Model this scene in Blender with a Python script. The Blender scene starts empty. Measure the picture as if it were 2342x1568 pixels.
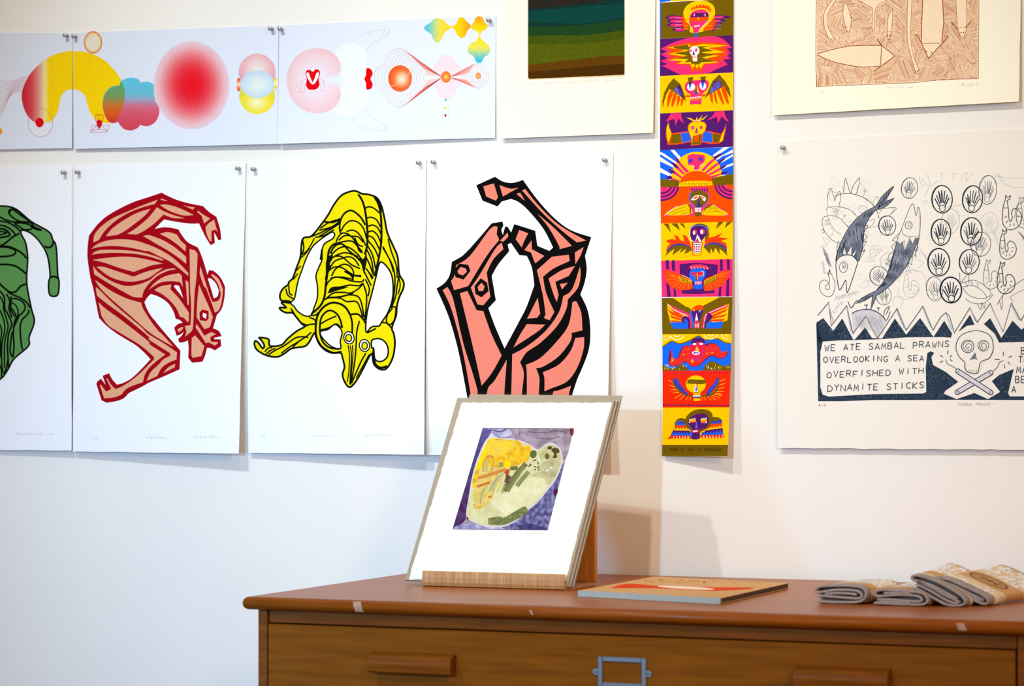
import bpy, bmesh, math, random
from mathutils import Vector, Matrix
from mathutils.geometry import tessellate_polygon

# ------------------------------------------------------------------ camera
F, CX, HY = 6200.0, 1171.0, 903.0            # focal length / principal column / horizon row of a 2342x1568 frame
YAW = math.atan(F / (CX + 15500.0)); Z0 = 4.6
FWD = Vector((-math.sin(YAW), math.cos(YAW), 0)); RT = Vector((math.cos(YAW), math.sin(YAW), 0)); UP = Vector((0, 0, 1))
EYE = Vector((Z0 * math.sin(YAW), -Z0 * math.cos(YAW), 1.45))
scn = bpy.context.scene
col = scn.collection
cam_d = bpy.data.cameras.new('camera'); cam = bpy.data.objects.new('camera', cam_d); col.objects.link(cam)
cam.location = EYE
cam.rotation_euler = (math.pi / 2, 0, YAW)
cam_d.sensor_width = 36.0; cam_d.lens = 36.0 * F / 2342.0
cam_d.shift_y = (HY - 784.0) / 2342.0
cam_d.dof.use_dof = True; cam_d.dof.focus_distance = 4.5; cam_d.dof.aperture_fstop = 6.3
scn.camera = cam

# ------------------------------------------------------------------ world, lights, exposure
w = bpy.data.worlds.new('world'); scn.world = w; w.use_nodes = True
bg = w.node_tree.nodes['Background']; bg.inputs[0].default_value = (1.0, 0.73, 0.52, 1); bg.inputs[1].default_value = 0.47

def area(name, loc, target, size, power, color, spread=math.pi):
    d = bpy.data.lights.new(name, 'AREA'); d.shape = 'DISK'; d.size = size; d.energy = power; d.color = color; d.spread = spread
    o = bpy.data.objects.new(name, d); col.objects.link(o); o.location = loc
    o.rotation_euler = (Vector(target) - Vector(loc)).to_track_quat('-Z', 'Y').to_euler()
    return o
def spot(name, loc, target, half, rgb, radius):
    d = bpy.data.lights.new(name, 'SPOT'); p = max(rgb); d.energy = p; d.color = tuple(c / p for c in rgb)
    d.spot_size = 2 * math.radians(half); d.spot_blend = 1.0; d.shadow_soft_size = radius
    o = bpy.data.objects.new(name, d); col.objects.link(o); o.location = loc
    o.rotation_euler = (Vector(target) - Vector(loc)).to_track_quat('-Z', 'Y').to_euler()
    return o
spot('shop_lamp', (0.0, -5.2, 2.10), (0.1, 0, 1.40), 18, (150, 275, 395), 0.05)
spot('ceiling_spot', (-0.7, -2.1, 3.5), (-0.1, 0, 1.50), 30, (92, 111, 109), 0.03)
spot('ceiling_spot', (0.36, -2.1, 3.5), (0.36, 0, 1.75), 20, (106, 102, 90), 0.03)
spot('ceiling_spot', (-1.0, -2.2, 3.5), (-0.5, 0, 1.70), 16, (66, 70, 74), 0.03)
spot('right_lamp', (2.9, -3.6, 2.9), (0.15, 0, 1.30), 17, (190, 124, 74), 0.4)
spot('side_lamp', (-2.6, -4.2, 1.30), (-0.42, 0, 1.05), 14, (34, 140, 292), 0.22)
scn.view_settings.view_transform = 'Standard'; scn.view_settings.look = 'None'
scn.view_settings.gamma = 1.0; scn.view_settings.use_curve_mapping = False
scn.view_settings.exposure = 0.0

# ------------------------------------------------------------------ helpers
def ray(x, y): return FWD + RT * ((x - CX) / F) + UP * ((HY - y) / F)
def atY(x, y, Y=0.0):
    d = ray(x, y); return EYE + d * ((Y - EYE.y) / d.y)
def atZ(x, y, Z):
    d = ray(x, y); return EYE + d * ((Z - EYE.z) / d.z)
def atP(x, y, P, n):
    d = ray(x, y); return EYE + d * ((P - EYE).dot(n) / d.dot(n))
def lin(c):
    return tuple(((v / 255.0) / 12.92 if v <= 10 else ((v / 255.0 + 0.055) / 1.055) ** 2.4) for v in c[:3])

def nodes_of(name):
    m = bpy.data.materials.new(name); m.use_nodes = True
    nt = m.node_tree; b = nt.nodes['Principled BSDF']
    return m, nt, b
def mat(name, rgb, rough=0.5, metal=0.0, noise=0.06, nscale=40.0, bump=0.0, stretch=(1, 1, 1), spec=0.5, coat=0.0, dark=None, detail=4.0, ramp=(0.3, 0.7)):
    m, nt, b = nodes_of(name)
    c = lin(rgb); N = nt.nodes
    tc = N.new('ShaderNodeTexCoord'); mp = N.new('ShaderNodeMapping'); mp.inputs['Scale'].default_value = stretch
    nt.links.new(tc.outputs['Object'], mp.inputs[0])
    nz = N.new('ShaderNodeTexNoise'); nz.inputs['Scale'].default_value = nscale; nz.inputs['Detail'].default_value = detail
    nt.links.new(mp.outputs[0], nz.inputs['Vector'])
    rp = N.new('ShaderNodeValToRGB')
    d = lin(dark) if dark else tuple(v * (1 - noise) for v in c)
    e = c if dark else tuple(min(1, v * (1 + noise)) for v in c)
    rp.color_ramp.elements[0].color = (*d, 1); rp.color_ramp.elements[1].color = (*e, 1)
    rp.color_ramp.elements[0].position = ramp[0]; rp.color_ramp.elements[1].position = ramp[1]
    nt.links.new(nz.outputs[0], rp.inputs[0]); nt.links.new(rp.outputs[0], b.inputs['Base Color'])
    b.inputs['Roughness'].default_value = rough; b.inputs['Metallic'].default_value = metal
    b.inputs['Specular IOR Level'].default_value = spec; b.inputs['Coat Weight'].default_value = coat; b.inputs['Coat Roughness'].default_value = 0.12
    if bump:
        bp = N.new('ShaderNodeBump'); bp.inputs['Strength'].default_value = bump; bp.inputs['Distance'].default_value = 0.002
        nt.links.new(nz.outputs[0], bp.inputs['Height']); nt.links.new(bp.outputs[0], b.inputs['Normal'])
    return m
def ink_mat(name, rough=0.6, nscale=300.0, amt=0.08, alt=None, ascale=160.0):
    # flat printed colour, held as a colour attribute on the printed shapes, with paper-grain mottling
    m, nt, b = nodes_of(name); N = nt.nodes
    at = N.new('ShaderNodeVertexColor'); at.layer_name = 'ink'
    tc = N.new('ShaderNodeTexCoord'); nz = N.new('ShaderNodeTexNoise'); nz.inputs['Scale'].default_value = nscale; nz.inputs['Detail'].default_value = 3
    nt.links.new(tc.outputs['Object'], nz.inputs['Vector'])
    mr = N.new('ShaderNodeMapRange'); mr.inputs[1].default_value = 0.3; mr.inputs[2].default_value = 0.7
    mr.inputs[3].default_value = 1 - amt; mr.inputs[4].default_value = 1 + amt * 0.5
    nt.links.new(nz.outputs[0], mr.inputs[0])
    mx = N.new('ShaderNodeVectorMath'); mx.operation = 'SCALE'
    nt.links.new(at.outputs[0], mx.inputs[0]); nt.links.new(mr.outputs[0], mx.inputs['Scale'])
    out = mx.outputs[0]
    if alt:
        n2 = N.new('ShaderNodeTexNoise'); n2.inputs['Scale'].default_value = ascale; n2.inputs['Detail'].default_value = 6
        nt.links.new(tc.outputs['Object'], n2.inputs['Vector'])
        r2 = N.new('ShaderNodeMapRange'); r2.inputs[1].default_value = 0.42; r2.inputs[2].default_value = 0.62
        nt.links.new(n2.outputs[0], r2.inputs[0])
        m2 = N.new('ShaderNodeMix'); m2.data_type = 'RGBA'
        nt.links.new(r2.outputs[0], m2.inputs[0]); nt.links.new(out, m2.inputs[6]); m2.inputs[7].default_value = (*lin(alt), 1)
        out = m2.outputs[2]
    nt.links.new(out, b.inputs['Base Color'])
    b.inputs['Roughness'].default_value = 0.85; b.inputs['Specular IOR Level'].default_value = 0.04
    return m

INKS = [ink_mat('printed_ink'), ink_mat('mottled_ink', alt=(228, 132, 122), ascale=230.0), ink_mat('wash_ink', nscale=170.0, amt=0.16)]
M = {}
M['paper'] = mat('white_paper', (243, 244, 247), 0.75, noise=0.012, nscale=500, bump=0.04, spec=0.2)
M['cool_paper'] = mat('coated_paper', (220, 226, 240), 0.55, noise=0.012, nscale=500, spec=0.3)
M['cream'] = mat('cream_paper', (250, 244, 222), 0.8, noise=0.015, nscale=400, bump=0.05, spec=0.2)
M['rag'] = mat('rag_paper', (240, 235, 226), 0.8, noise=0.015, nscale=400, bump=0.05, spec=0.2)
M['wall'] = mat('painted_plaster', (240, 236, 230), 0.7, noise=0.012, nscale=6, bump=0.05, spec=0.25)
M['floor'] = mat('floor_boards', (150, 120, 90), 0.4, noise=0.15, nscale=8, stretch=(1, 12, 1))
M['wood'] = mat('varnished_wood', (136, 76, 8), 0.5, dark=(112, 60, 5), nscale=14, stretch=(1.0, 14, 16), coat=0.0, spec=.12, detail=8)
M['edge'] = mat('varnished_edge', (160, 84, 12), 0.4, dark=(136, 67, 7), nscale=14, stretch=(1.0, 14, 16), coat=0.06, spec=.22, detail=8)
M['top'] = mat('varnished_top', (176, 98, 26), 0.36, dark=(150, 78, 16), nscale=7, stretch=(1.0, 10, 10), coat=0.0, spec=.2, detail=8)
M['drawer'] = mat('drawer_wood', (140, 82, 8), 0.55, dark=(118, 66, 5), nscale=10, stretch=(0.8, 12, 12), coat=0.0, spec=.08, detail=9)
M['dark'] = mat('cavity_shade', (40, 22, 8), 0.8)  # near-black brown, the shade inside the chest given as a colour
M['ash'] = mat('pale_veneer', (206, 158, 100), 0.5, dark=(168, 118, 66), nscale=22, stretch=(9, 1, 0.6), detail=7)
M['ashback'] = mat('brown_veneer', (216, 142, 58), 0.5, dark=(190, 118, 40), nscale=22, stretch=(7, 1, 0.6), detail=6)
M['steel'] = mat('brushed_steel', (134, 152, 172), 0.34, 0.9, noise=0.06, nscale=80)
M['pin'] = mat('pin_steel', (172, 162, 156), 0.36, 0.8, noise=0.05, nscale=80)
M['board'] = mat('grey_board', (170, 153, 132), 0.8, noise=0.05, nscale=200)
M['linen'] = mat('grey_linen', (182, 168, 162), 0.95, dark=(142, 130, 126), nscale=500, spec=0.1, bump=0.25)
M['natural'] = mat('natural_linen', (232, 208, 170), 0.95, noise=0.08, nscale=500, spec=0.1, bump=0.2)
M['kraft'] = mat('kraft_paper', (212, 164, 108), 0.75, noise=0.09, nscale=160, spec=0.2)
M['fold_shade'] = mat('shaded_linen', (150, 136, 130), 0.95, noise=.1, nscale=300)  # linen grey with the shade between the folds put into its colour
M['spine'] = mat('pale_blue_card', (166, 178, 178), 0.6, noise=0.04, nscale=100)
M['pages'] = mat('page_edges', (92, 70, 52), 0.85, dark=(52, 38, 26), nscale=60, stretch=(1, 1, 22))
m, nt, b = nodes_of('clear_film')      # cellophane: mostly clear, glancing gloss
N = nt.nodes; tr = N.new('ShaderNodeBsdfTransparent'); tr.inputs[0].default_value = (0.99, 0.99, 0.985, 1)
gl = N.new('ShaderNodeBsdfGlossy'); gl.inputs['Roughness'].default_value = 0.08
fr = N.new('ShaderNodeFresnel'); fr.inputs[0].default_value = 1.22
mx = N.new('ShaderNodeMixShader'); nt.links.new(fr.outputs[0], mx.inputs[0]); nt.links.new(tr.outputs[0], mx.inputs[1]); nt.links.new(gl.outputs[0], mx.inputs[2])
nt.links.new(mx.outputs[0], nt.nodes['Material Output'].inputs[0]); M['film'] = m

def mesh_obj(name, verts, faces, material, parent=None, smooth=False):
    me = bpy.data.meshes.new(name); me.from_pydata([tuple(v) for v in verts], [], faces)
    for mm in (material if isinstance(material, (list, tuple)) else [material]): me.materials.append(mm)
    if smooth:
        for p in me.polygons: p.use_smooth = True
    me.update()
    o = bpy.data.objects.new(name, me); col.objects.link(o)
    if parent is not None: o.parent = parent
    return o
def bm_obj(name, bm, material, parent=None, smooth=False):
    me = bpy.data.meshes.new(name); bmesh.ops.recalc_face_normals(bm, faces=bm.faces); bm.to_mesh(me); bm.free()
    me.materials.append(material)
    if smooth:
        for p in me.polygons: p.use_smooth = True
    o = bpy.data.objects.new(name, me); col.objects.link(o)
    if parent is not None: o.parent = parent
    return o
def empty(name, loc, rz=0.0):
    o = bpy.data.objects.new(name, None); col.objects.link(o); o.location = loc; o.rotation_euler = (0, 0, rz); o.empty_display_size = 0.05
    return o
def tag(o, label, cat, group=None):
    o['label'] = label; o['category'] = cat
    if group: o['group'] = group
    return o
def box_bm(x0, x1, y0, y1, z0, z1, bev=0.0, seg=2, bm=None):
    bm = bm or bmesh.new()
    r = bmesh.ops.create_cube(bm, size=1.0)
    for v in r['verts']:
        v.co = Vector(((x0 + x1) / 2 + v.co.x * (x1 - x0), (y0 + y1) / 2 + v.co.y * (y1 - y0), (z0 + z1) / 2 + v.co.z * (z1 - z0)))
    if bev:
        es = list({e for v in r['verts'] for e in v.link_edges})
        bmesh.ops.bevel(bm, geom=es, offset=bev, segments=seg, affect='EDGES', profile=0.5)
    return bm
FR = {}
class Pt(tuple):
    hard = False
def P(s):
    """points 'x,y'; a letter in front picks a tracing frame from FR, '!' marks a corner"""
    o = []
    for t in s.split():
        h = t[-1] == '!'; t = t.rstrip('!'); f = None
        if t[0].isalpha(): f = FR[t[0]]; t = t[1:]
        x, y = (float(q) for q in t.split(','))
        if f: x, y = f[0] + x * f[2], f[1] + y * f[2]
        p = Pt((x, y)); p.hard = h; o.append(p)
    return o
def smooth_pts(p, closed, n=5):
    hard = [i for i, q in enumerate(p) if getattr(q, 'hard', False)]
    if closed and hard:
        q = list(p[hard[0]:]) + list(p[:hard[0]]) + [p[hard[0]]]; out = []
        idx = [i for i, t in enumerate(q) if t.hard]
        for a, b_ in zip(idx, idx[1:]):
            seg = [tuple(t) for t in q[a:b_ + 1]]
            out += (seg if len(seg) < 3 else smooth_pts(seg, False, n))[:-1]
        return out
    q = []; L = len(p)
    rng = range(L if closed else L - 1)
    for i in rng:
        g = (lambda k: p[k % L]) if closed else (lambda k: p[max(0, min(L - 1, k))])
        a, b_, c, d = g(i - 1), g(i), g(i + 1), g(i + 2)
        for k in range(n):
            t = k / n
            q.append(tuple(0.5 * (2 * b_[j] + (c[j] - a[j]) * t + (2 * a[j] - 5 * b_[j] + 4 * c[j] - d[j]) * t * t + (3 * b_[j] - a[j] - 3 * c[j] + d[j]) * t ** 3) for j in (0, 1)))
    if not closed: q.append(p[-1])
    return q

class Sheet:
    """A sheet of paper: a grid of points in the room; print is laid on it in its own surface."""
    def __init__(self, rows, fn, nu=16, nv=10, deckle=0.0, seed=1):
        # rows: [(xl,yl,xr,yr,lift_l,lift_r)...] from top to bottom; fn(px,py,lift)->point in the room
        L = [0.0]
        for a, b_ in zip(rows, rows[1:]): L.append(L[-1] + math.hypot(b_[0] - a[0], b_[1] - a[1]))
        R = []
        for k in range(nv + 1):
            t = L[-1] * k / nv; i = 0
            while i < len(rows) - 2 and t > L[i + 1]: i += 1
            f = (t - L[i]) / (L[i + 1] - L[i]); R.append(tuple(rows[i][j] + (rows[i + 1][j] - rows[i][j]) * f for j in range(6)))
        self.R, self.nu, self.nv = R, nu, nv
        self.cu = nu
        rnd = random.Random(seed)
        self.G = [[None] * (nu + 1) for _ in range(nv + 1)]
        for k, r in enumerate(R):
            for j in range(nu + 1):
                u = j / nu
                x = r[0] + (r[2] - r[0]) * u; y = r[1] + (r[3] - r[1]) * u
                if deckle:
                    if k in (0, nv): y += rnd.uniform(-deckle, deckle)
                    if j in (0, nu): x += rnd.uniform(-deckle, deckle)
                self.G[k][j] = fn(x, y, r[4] + (r[5] - r[4]) * u)
        g = self.G
        self.n = (g[nv][0] - g[0][0]).cross(g[0][nu] - g[0][0]).normalized()
        if self.n.dot(FWD) > 0: self.n = -self.n
    def uv(self, x, y):
        u, v = 0.5, 0.5
        R, nv = self.R, self.nv
        for _ in range(4):
            lo, hi = 0, nv
            def ry(k): return R[k][1] + (R[k][3] - R[k][1]) * u
            k = 0
            while k < nv - 1 and y > ry(k + 1): k += 1
            f = (y - ry(k)) / (ry(k + 1) - ry(k))
            xl = R[k][0] + (R[k + 1][0] - R[k][0]) * f; xr = R[k][2] + (R[k + 1][2] - R[k][2]) * f
            u = (x - xl) / (xr - xl)
        return u, (k + f) / nv
    def at(self, u, v, off=0.0):
        fu = u * self.nu; fv = v * self.nv
        j = max(0, min(self.nu - 1, int(math.floor(fu)))); k = max(0, min(self.nv - 1, int(math.floor(fv))))
        a, b_ = fu - j, fv - k; g = self.G
        if a + b_ <= 1: p = g[k][j] * (1 - a - b_) + g[k][j + 1] * a + g[k + 1][j] * b_
        else: p = g[k + 1][j + 1] * (a + b_ - 1) + g[k + 1][j] * (1 - a) + g[k][j + 1] * (1 - b_)
        return p + self.n * off
    def build(self, name, material, parent=None, thick=0.0006):
        vs, fs = [], []; W = self.nu + 1
        for row in self.G: vs += row
        nn = len(vs); vs += [p - self.n * thick for p in vs]
        for k in range(self.nv):
            for j in range(self.nu):
                a = k * W + j; fs.append((a, a + 1, a + W)); fs.append((a + 1, a + W + 1, a + W)); fs.append((nn + a, nn + a + W, nn + a + W + 1, nn + a + 1))
        for j in range(self.nu):
            for a, b_ in ((j, j + 1), (self.nv * W + j + 1, self.nv * W + j)): fs.append((a, nn + a, nn + b_, b_))
        for k in range(self.nv):
            for a, b_ in (((k + 1) * W, k * W), (k * W + self.nu, (k + 1) * W + self.nu)): fs.append((a, nn + a, nn + b_, b_))
        return mesh_obj(name, vs, fs, material, parent)

class Art:
    """Flat print on a sheet: filled shapes and strokes in drawing coordinates."""
    def __init__(self, sheet, base=0.00006):
        self.sh = sheet; self.base = base; self.prims = []; self.layer = 0; self.last = None; self.mi = 0
        self.ox = self.oy = 0.0; self.k = 1.0; self.step = 0.000008; self.lock = None
    def frame(self, ox, oy, k): self.ox, self.oy, self.k = ox, oy, k; return self
    def _t(self, pts): return [(self.ox + x * self.k, self.oy + y * self.k) for x, y in pts]
    def _bump(self, c):
        if self.lock is not None: self.layer = self.l0 + self.lock.setdefault(c, len(self.lock)); self.last = None
        elif c != self.last: self.layer += 1; self.last = c
    def flat(self, on=True):
        # one thin level per ink colour for work whose strokes hardly overlap
        if on: self.l0 = self.layer + 1; self.lock = {}
        else: self.layer = self.l0 + len(self.lock or {}); self.lock = None
    def _poly(self, pts, c):
        try: tris = tessellate_polygon([[Vector((x, y, 0)) for x, y in pts]])
        except Exception: return
        for t in tris: self.prims.append(([pts[i] for i in t], c, self.layer, self.mi))
    def f(self, c, s, sm=0):
        self._bump(c); p = P(s) if isinstance(s, str) else s
        if sm: p = smooth_pts(p, True)
        self._poly(self._t(p), c)
    def s(self, c, wd, s, sm=1, closed=0, taper=0):
        self._bump(c); p = P(s) if isinstance(s, str) else list(s)
        if sm and len(p) > 2: p = smooth_pts(p, closed)
        if closed: p = p + [p[0]]
        p = self._t(p); h = wd * self.k / 2; n = len(p); L = []; R = []
        q = [p[0]]
        for a in p[1:]:
            if math.hypot(a[0] - q[-1][0], a[1] - q[-1][1]) > 1e-4: q.append(a)
        p = q; n = len(p)
        if n < 2: return
        for i in range(n):
            if closed: a, b_ = p[i - 1 if i else n - 2], p[i + 1 if i < n - 1 else 1]
            else: a, b_ = p[max(0, i - 1)], p[min(n - 1, i + 1)]
            d0 = (p[i][0] - a[0], p[i][1] - a[1]); d1 = (b_[0] - p[i][0], b_[1] - p[i][1])
            l0 = math.hypot(*d0) or 1; l1 = math.hypot(*d1) or 1
            if a == p[i]: d0, l0 = d1, l1
            if b_ == p[i]: d1, l1 = d0, l0
            tx, ty = d0[0] / l0 + d1[0] / l1, d0[1] / l0 + d1[1] / l1; tl = math.hypot(tx, ty)
            if tl < 1e-3: tx, ty, tl = d0[0] / l0, d0[1] / l0, 1
            tx, ty = tx / tl, ty / tl
            co = max(0.45, tx * d1[0] / l1 + ty * d1[1] / l1)
            hh = h / co
            if taper: hh *= max(0.15, math.sin(math.pi * (0.06 + 0.88 * i / max(1, n - 1))) ** 0.6) if taper == 1 else (1 - 0.85 * i / (n - 1))
            L.append((p[i][0] - ty * hh, p[i][1] + tx * hh)); R.append((p[i][0] + ty * hh, p[i][1] - tx * hh))
        for i in range(n - 1): self.prims.append(([L[i], L[i + 1], R[i + 1], R[i]], c, self.layer, self.mi))
    def _ell(self, cx, cy, rx, ry, rot=0, a0=0, a1=360, n=28):
        r = math.radians(rot); o = []
        for i in range(n + (0 if a1 - a0 >= 360 else 1)):
            t = math.radians(a0 + (a1 - a0) * i / n); x, y = rx * math.cos(t), ry * math.sin(t)
            o.append((cx + x * math.cos(r) - y * math.sin(r), cy + x * math.sin(r) + y * math.cos(r)))
        return o
    def e(self, c, cx, cy, rx, ry, rot=0): self.f(c, self._ell(cx, cy, rx, ry, rot))
    def o(self, c, wd, cx, cy, rx, ry, rot=0, a0=0, a1=360): self.s(c, wd, self._ell(cx, cy, rx, ry, rot, a0, a1), 0, a1 - a0 >= 360)
    def g(self, fn, s, step=6.0, sm=0):
        """printed gradient: fn(x,y)->srgb over a shape cut into small cells"""
        self.layer += 1; self.last = None
        p = P(s) if isinstance(s, str) else s
        if sm: p = smooth_pts(p, True)
        tris = [[p[i] for i in t] for t in tessellate_polygon([[Vector((x, y, 0)) for x, y in p]])]
        for ax in (0, 1):
            out = []
            for t in tris:
                lo = min(q[ax] for q in t); hi = max(q[ax] for q in t)
                for kk in range(int(math.floor(lo / step)), int(math.floor(hi / step)) + 1):
                    c = clip(clip(t, ax, kk * step, 1), ax, (kk + 1) * step, -1)
                    if len(c) > 2: out.append(c)
            tris = out
        for t in tris: self.prims.append((self._t(t), [fn(*q) for q in t], self.layer, self.mi))
    def build(self, name, parent=None):
        vs, fs, cs, ms = [], [], [], []; sh = self.sh; nv = sh.nv
        for pts, c, lay, mi in self.prims:
            q = [sh.uv(x, y) for x, y in pts]
            cl = c if isinstance(c, list) else [c] * len(q)
            q = [(a[0], a[1], *lin(k_)) for a, k_ in zip(q, cl)]
            lo = min(a[1] for a in q); hi = max(a[1] for a in q)
            k0 = max(0, min(nv - 1, int(math.floor(lo * nv)))); k1 = max(0, min(nv - 1, int(math.floor(hi * nv))))
            for k in range(k0, k1 + 1):
                t = q
                if k > k0: t = clip(t, 1, k / nv, 1)
                if k < k1: t = clip(t, 1, (k + 1) / nv, -1)
                if len(t) < 3: continue
                j0 = max(0, min(sh.cu - 1, int(math.floor(min(a[0] for a in t) * sh.cu)))); j1 = max(0, min(sh.cu - 1, int(math.floor(max(a[0] for a in t) * sh.cu))))
                for j in range(j0, j1 + 1):
                    t2 = t
                    if j > j0: t2 = clip(t2, 0, j / sh.cu, 1)
                    if j < j1: t2 = clip(t2, 0, (j + 1) / sh.cu, -1)
                    if len(t2) < 3: continue
                    w_ = [(a[0] * sh.nu - j + a[1] * nv - k, *a) for a in t2]
                    for sg in (-1, 1):
                        t3 = clip(w_, 0, 1.0, sg)
                        if len(t3) < 3: continue
                        fs.append(tuple(range(len(vs), len(vs) + len(t3)))); ms.append(mi); lo_ = self.base + lay * self.step; g = sh.G
                        for q_ in t3:
                            a, b_ = q_[1] * sh.nu - j, q_[2] * nv - k
                            if sg < 0: p = g[k][j] * (1 - a - b_) + g[k][j + 1] * a + g[k + 1][j] * b_
                            else: p = g[k + 1][j + 1] * (a + b_ - 1) + g[k + 1][j] * (1 - a) + g[k][j + 1] * (1 - b_)
                            vs.append(p + sh.n * lo_); cs += [q_[3], q_[4], q_[5], 1.0]
        o = mesh_obj(name, vs, fs, INKS, parent)
        if name in ('signature', 'printed_lettering'): o['kind'] = 'stuff'
        ca = o.data.color_attributes.new('ink', 'FLOAT_COLOR', 'POINT'); ca.data.foreach_set('color', cs)
        o.data.polygons.foreach_set('material_index', ms)
        bm = bmesh.new(); bm.from_mesh(o.data)
        n = sh.n
        fl = [f for f in bm.faces if f.normal.dot(n) < 0]
        bmesh.ops.reverse_faces(bm, faces=fl); bm.to_mesh(o.data); bm.free()
        return o
def clip(t, ax, v, sgn):
    o = []; n = len(t)
    for i in range(n):
        a, b_ = t[i], t[(i + 1) % n]; da, db = (a[ax] - v) * sgn, (b_[ax] - v) * sgn
        if da >= 0: o.append(a)
        if (da > 0 > db) or (da < 0 < db):
            f = da / (da - db); o.append(tuple(a[j] + (b_[j] - a[j]) * f for j in range(len(a))))
    return o

# stroke letters on a 4 x 6 cell, y down
FONT = {'A': '0,6 2,0 4,6|.8,4 3.2,4', 'B': '0,6 0,0 2.6,0 3.4,1.4 2.4,2.8 0,2.9|2.4,2.8 3.9,4.3 2.8,6 0,6', 'C': '4,.9 2.6,0 .8,.8 0,3 .8,5.2 2.4,6 4,5.2', 'D': '0,0 0,6 2.2,5.8 3.9,4 3.9,2 2.2,.2 0,0',
 'E': '3.8,0 0,0 0,6 3.8,6|0,3 3,3', 'F': '3.8,0 0,0 0,6|0,3 3,3', 'G': '4,1 2.4,0 .6,1 0,3 .7,5.2 2.4,6 3.8,5 3.8,3.4 2.4,3.4', 'H': '0,0 0,6|4,0 4,6|0,3 4,3', 'I': '2,0 2,6',
 'K': '0,0 0,6|3.8,0 0,3.4 3.8,6', 'L': '0,0 0,6 3.8,6', 'M': '0,6 .5,0 2,4 3.5,0 4,6', 'N': '0,6 0,0 4,6 4,0', 'O': '2,0 .5,1 0,3 .5,5 2,6 3.5,5 4,3 3.5,1 2,0', 'P': '0,6 0,0 2.8,0 3.8,1.5 2.8,3 0,3.1',
 'R': '0,6 0,0 2.8,0 3.8,1.5 2.8,3 0,3.1|1.6,3.1 4,6', 'S': '3.8,.8 2.4,0 .8,.4 .3,1.7 1.2,2.7 2.8,3.2 3.8,4.4 3,5.7 1.4,6 0,5.2', 'T': '0,0 4,0|2,0 2,6', 'U': '0,0 0,4.5 1.2,6 2.8,6 4,4.5 4,0',
 'V': '0,0 2,6 4,0', 'W': '0,0 1,6 2,1.8 3,6 4,0', 'Y': '0,0 2,3|4,0 2,3 2,6', '0': '2,0 .5,1 0,3 .5,5 2,6 3.5,5 4,3 3.5,1 2,0', '1': '1,1 2,0 2,6', '2': '.2,1 2,0 3.7,1.5 0,6 4,6', '3': '.2,.6 2,0 3.6,1.4 1.6,2.9 3.8,4.4 2,6 0,5.4',
 '5': '3.6,0 .6,0 .3,2.6 2.4,2.4 3.8,4.2 2.4,6 0,5.4', '6': '3.2,0 .8,2.6 .2,4.4 1.6,6 3.6,5 3.2,3.2 .8,3.6', '8': '2,0 .5,1.3 3.5,4.5 2,6 .5,4.5 3.5,1.3 2,0', '9': '3.6,2 1.8,3 .6,1.6 1.8,0 3.6,1.2 3,6', '/': '4,-.4 0,6.6', '"': '1,0 .8,1.6|2.4,0 2.2,1.6', "'": '2,0 1.8,1.6', ',': '2,5.4 1.4,7', '.': '1.8,5.6 2.2,6'}
def text(A, c, wd, s, x, y, cw, ch, dx=0.0, dy=0.0, slant=0.0, jit=0.0, seed=3):
    """letters from (x,y) baseline-left; cw advance, ch height"""
    r = random.Random(seed)
    for i, t in enumerate(s):
        if t in FONT:
            jy = r.uniform(-jit, jit)
            for part in FONT[t].split('|'):
                A.s(c, wd, [(x + i * cw + (px_ / 4) * cw * 0.68 + (6 - py_) / 6 * ch * slant, y + i * dy + jy - (6 - py_) / 6 * ch) for px_, py_ in P(part)], 0)
def scribble(A, c, wd, x0, x1, y, h, n, seed, dy=0.0):
    """a pencilled signature"""
    r = random.Random(seed); pts = []
    for i in range(n):
        f = i / (n - 1); up = -1 if i % 2 else 0.35
        pts.append((x0 + (x1 - x0) * f + r.uniform(-1, 1) * abs(h) * .35, y + dy * f + up * h * r.choice((.5, .6, .7, 1.4)) * .7))
    A.s(c, wd, pts, 1)
# ------------------------------------------------------------------ structure
wall = mesh_obj('wall_back', *(lambda x0, x1, z0, z1: ([(x0, 0, z0), (x1, 0, z0), (x1, 0, z1), (x0, 0, z1), (x0, .12, z0), (x1, .12, z0), (x1, .12, z1), (x0, .12, z1)], [(0, 1, 2, 3), (4, 7, 6, 5), (0, 4, 5, 1), (3, 2, 6, 7), (0, 3, 7, 4), (1, 5, 6, 2)]))(-5.0, 4.0, 0.0, 3.6), M['wall']); wall['kind'] = 'structure'
floor = bm_obj('floor', box_bm(-5, 4, -7, 0.12, -0.1, 0.0), M['floor']); floor['kind'] = 'structure'
skirt = bm_obj('baseboard_back', box_bm(-5, 4, -0.016, 0.0, 0.0, 0.12, 0.003), M['paper']); skirt['kind'] = 'structure'

# ------------------------------------------------------------------ prints on the wall
def wl(x, y, lift): return atY(x, y, -lift)
def quad(tl, tr, br, bl, l0=0.002, ll=0.012, lr=0.012, bow=2.0, k=8):
    rows = []
    for i in range(k + 1):
        f = i / k; g = f ** bow
        rows.append((tl[0] + (bl[0] - tl[0]) * f, tl[1] + (bl[1] - tl[1]) * f, tr[0] + (br[0] - tr[0]) * f, tr[1] + (br[1] - tr[1]) * f, l0 + (ll - l0) * g, l0 + (lr - l0) * g))
    return rows
def lerp3(a, b_, t): t = max(0, min(1, t)); return tuple(a[i] + (b_[i] - a[i]) * t for i in range(3))
def ramp(st, t):
    if t <= st[0][0]: return st[0][1]
    for (a, ca), (b_, cb) in zip(st, st[1:]):
        if t <= b_: return lerp3(ca, cb, (t - a) / (b_ - a))
    return st[-1][1]
def rad(cx, cy, rx, ry, st): return lambda x, y: ramp(st, math.hypot((x - cx) / rx, (y - cy) / ry))
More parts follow.
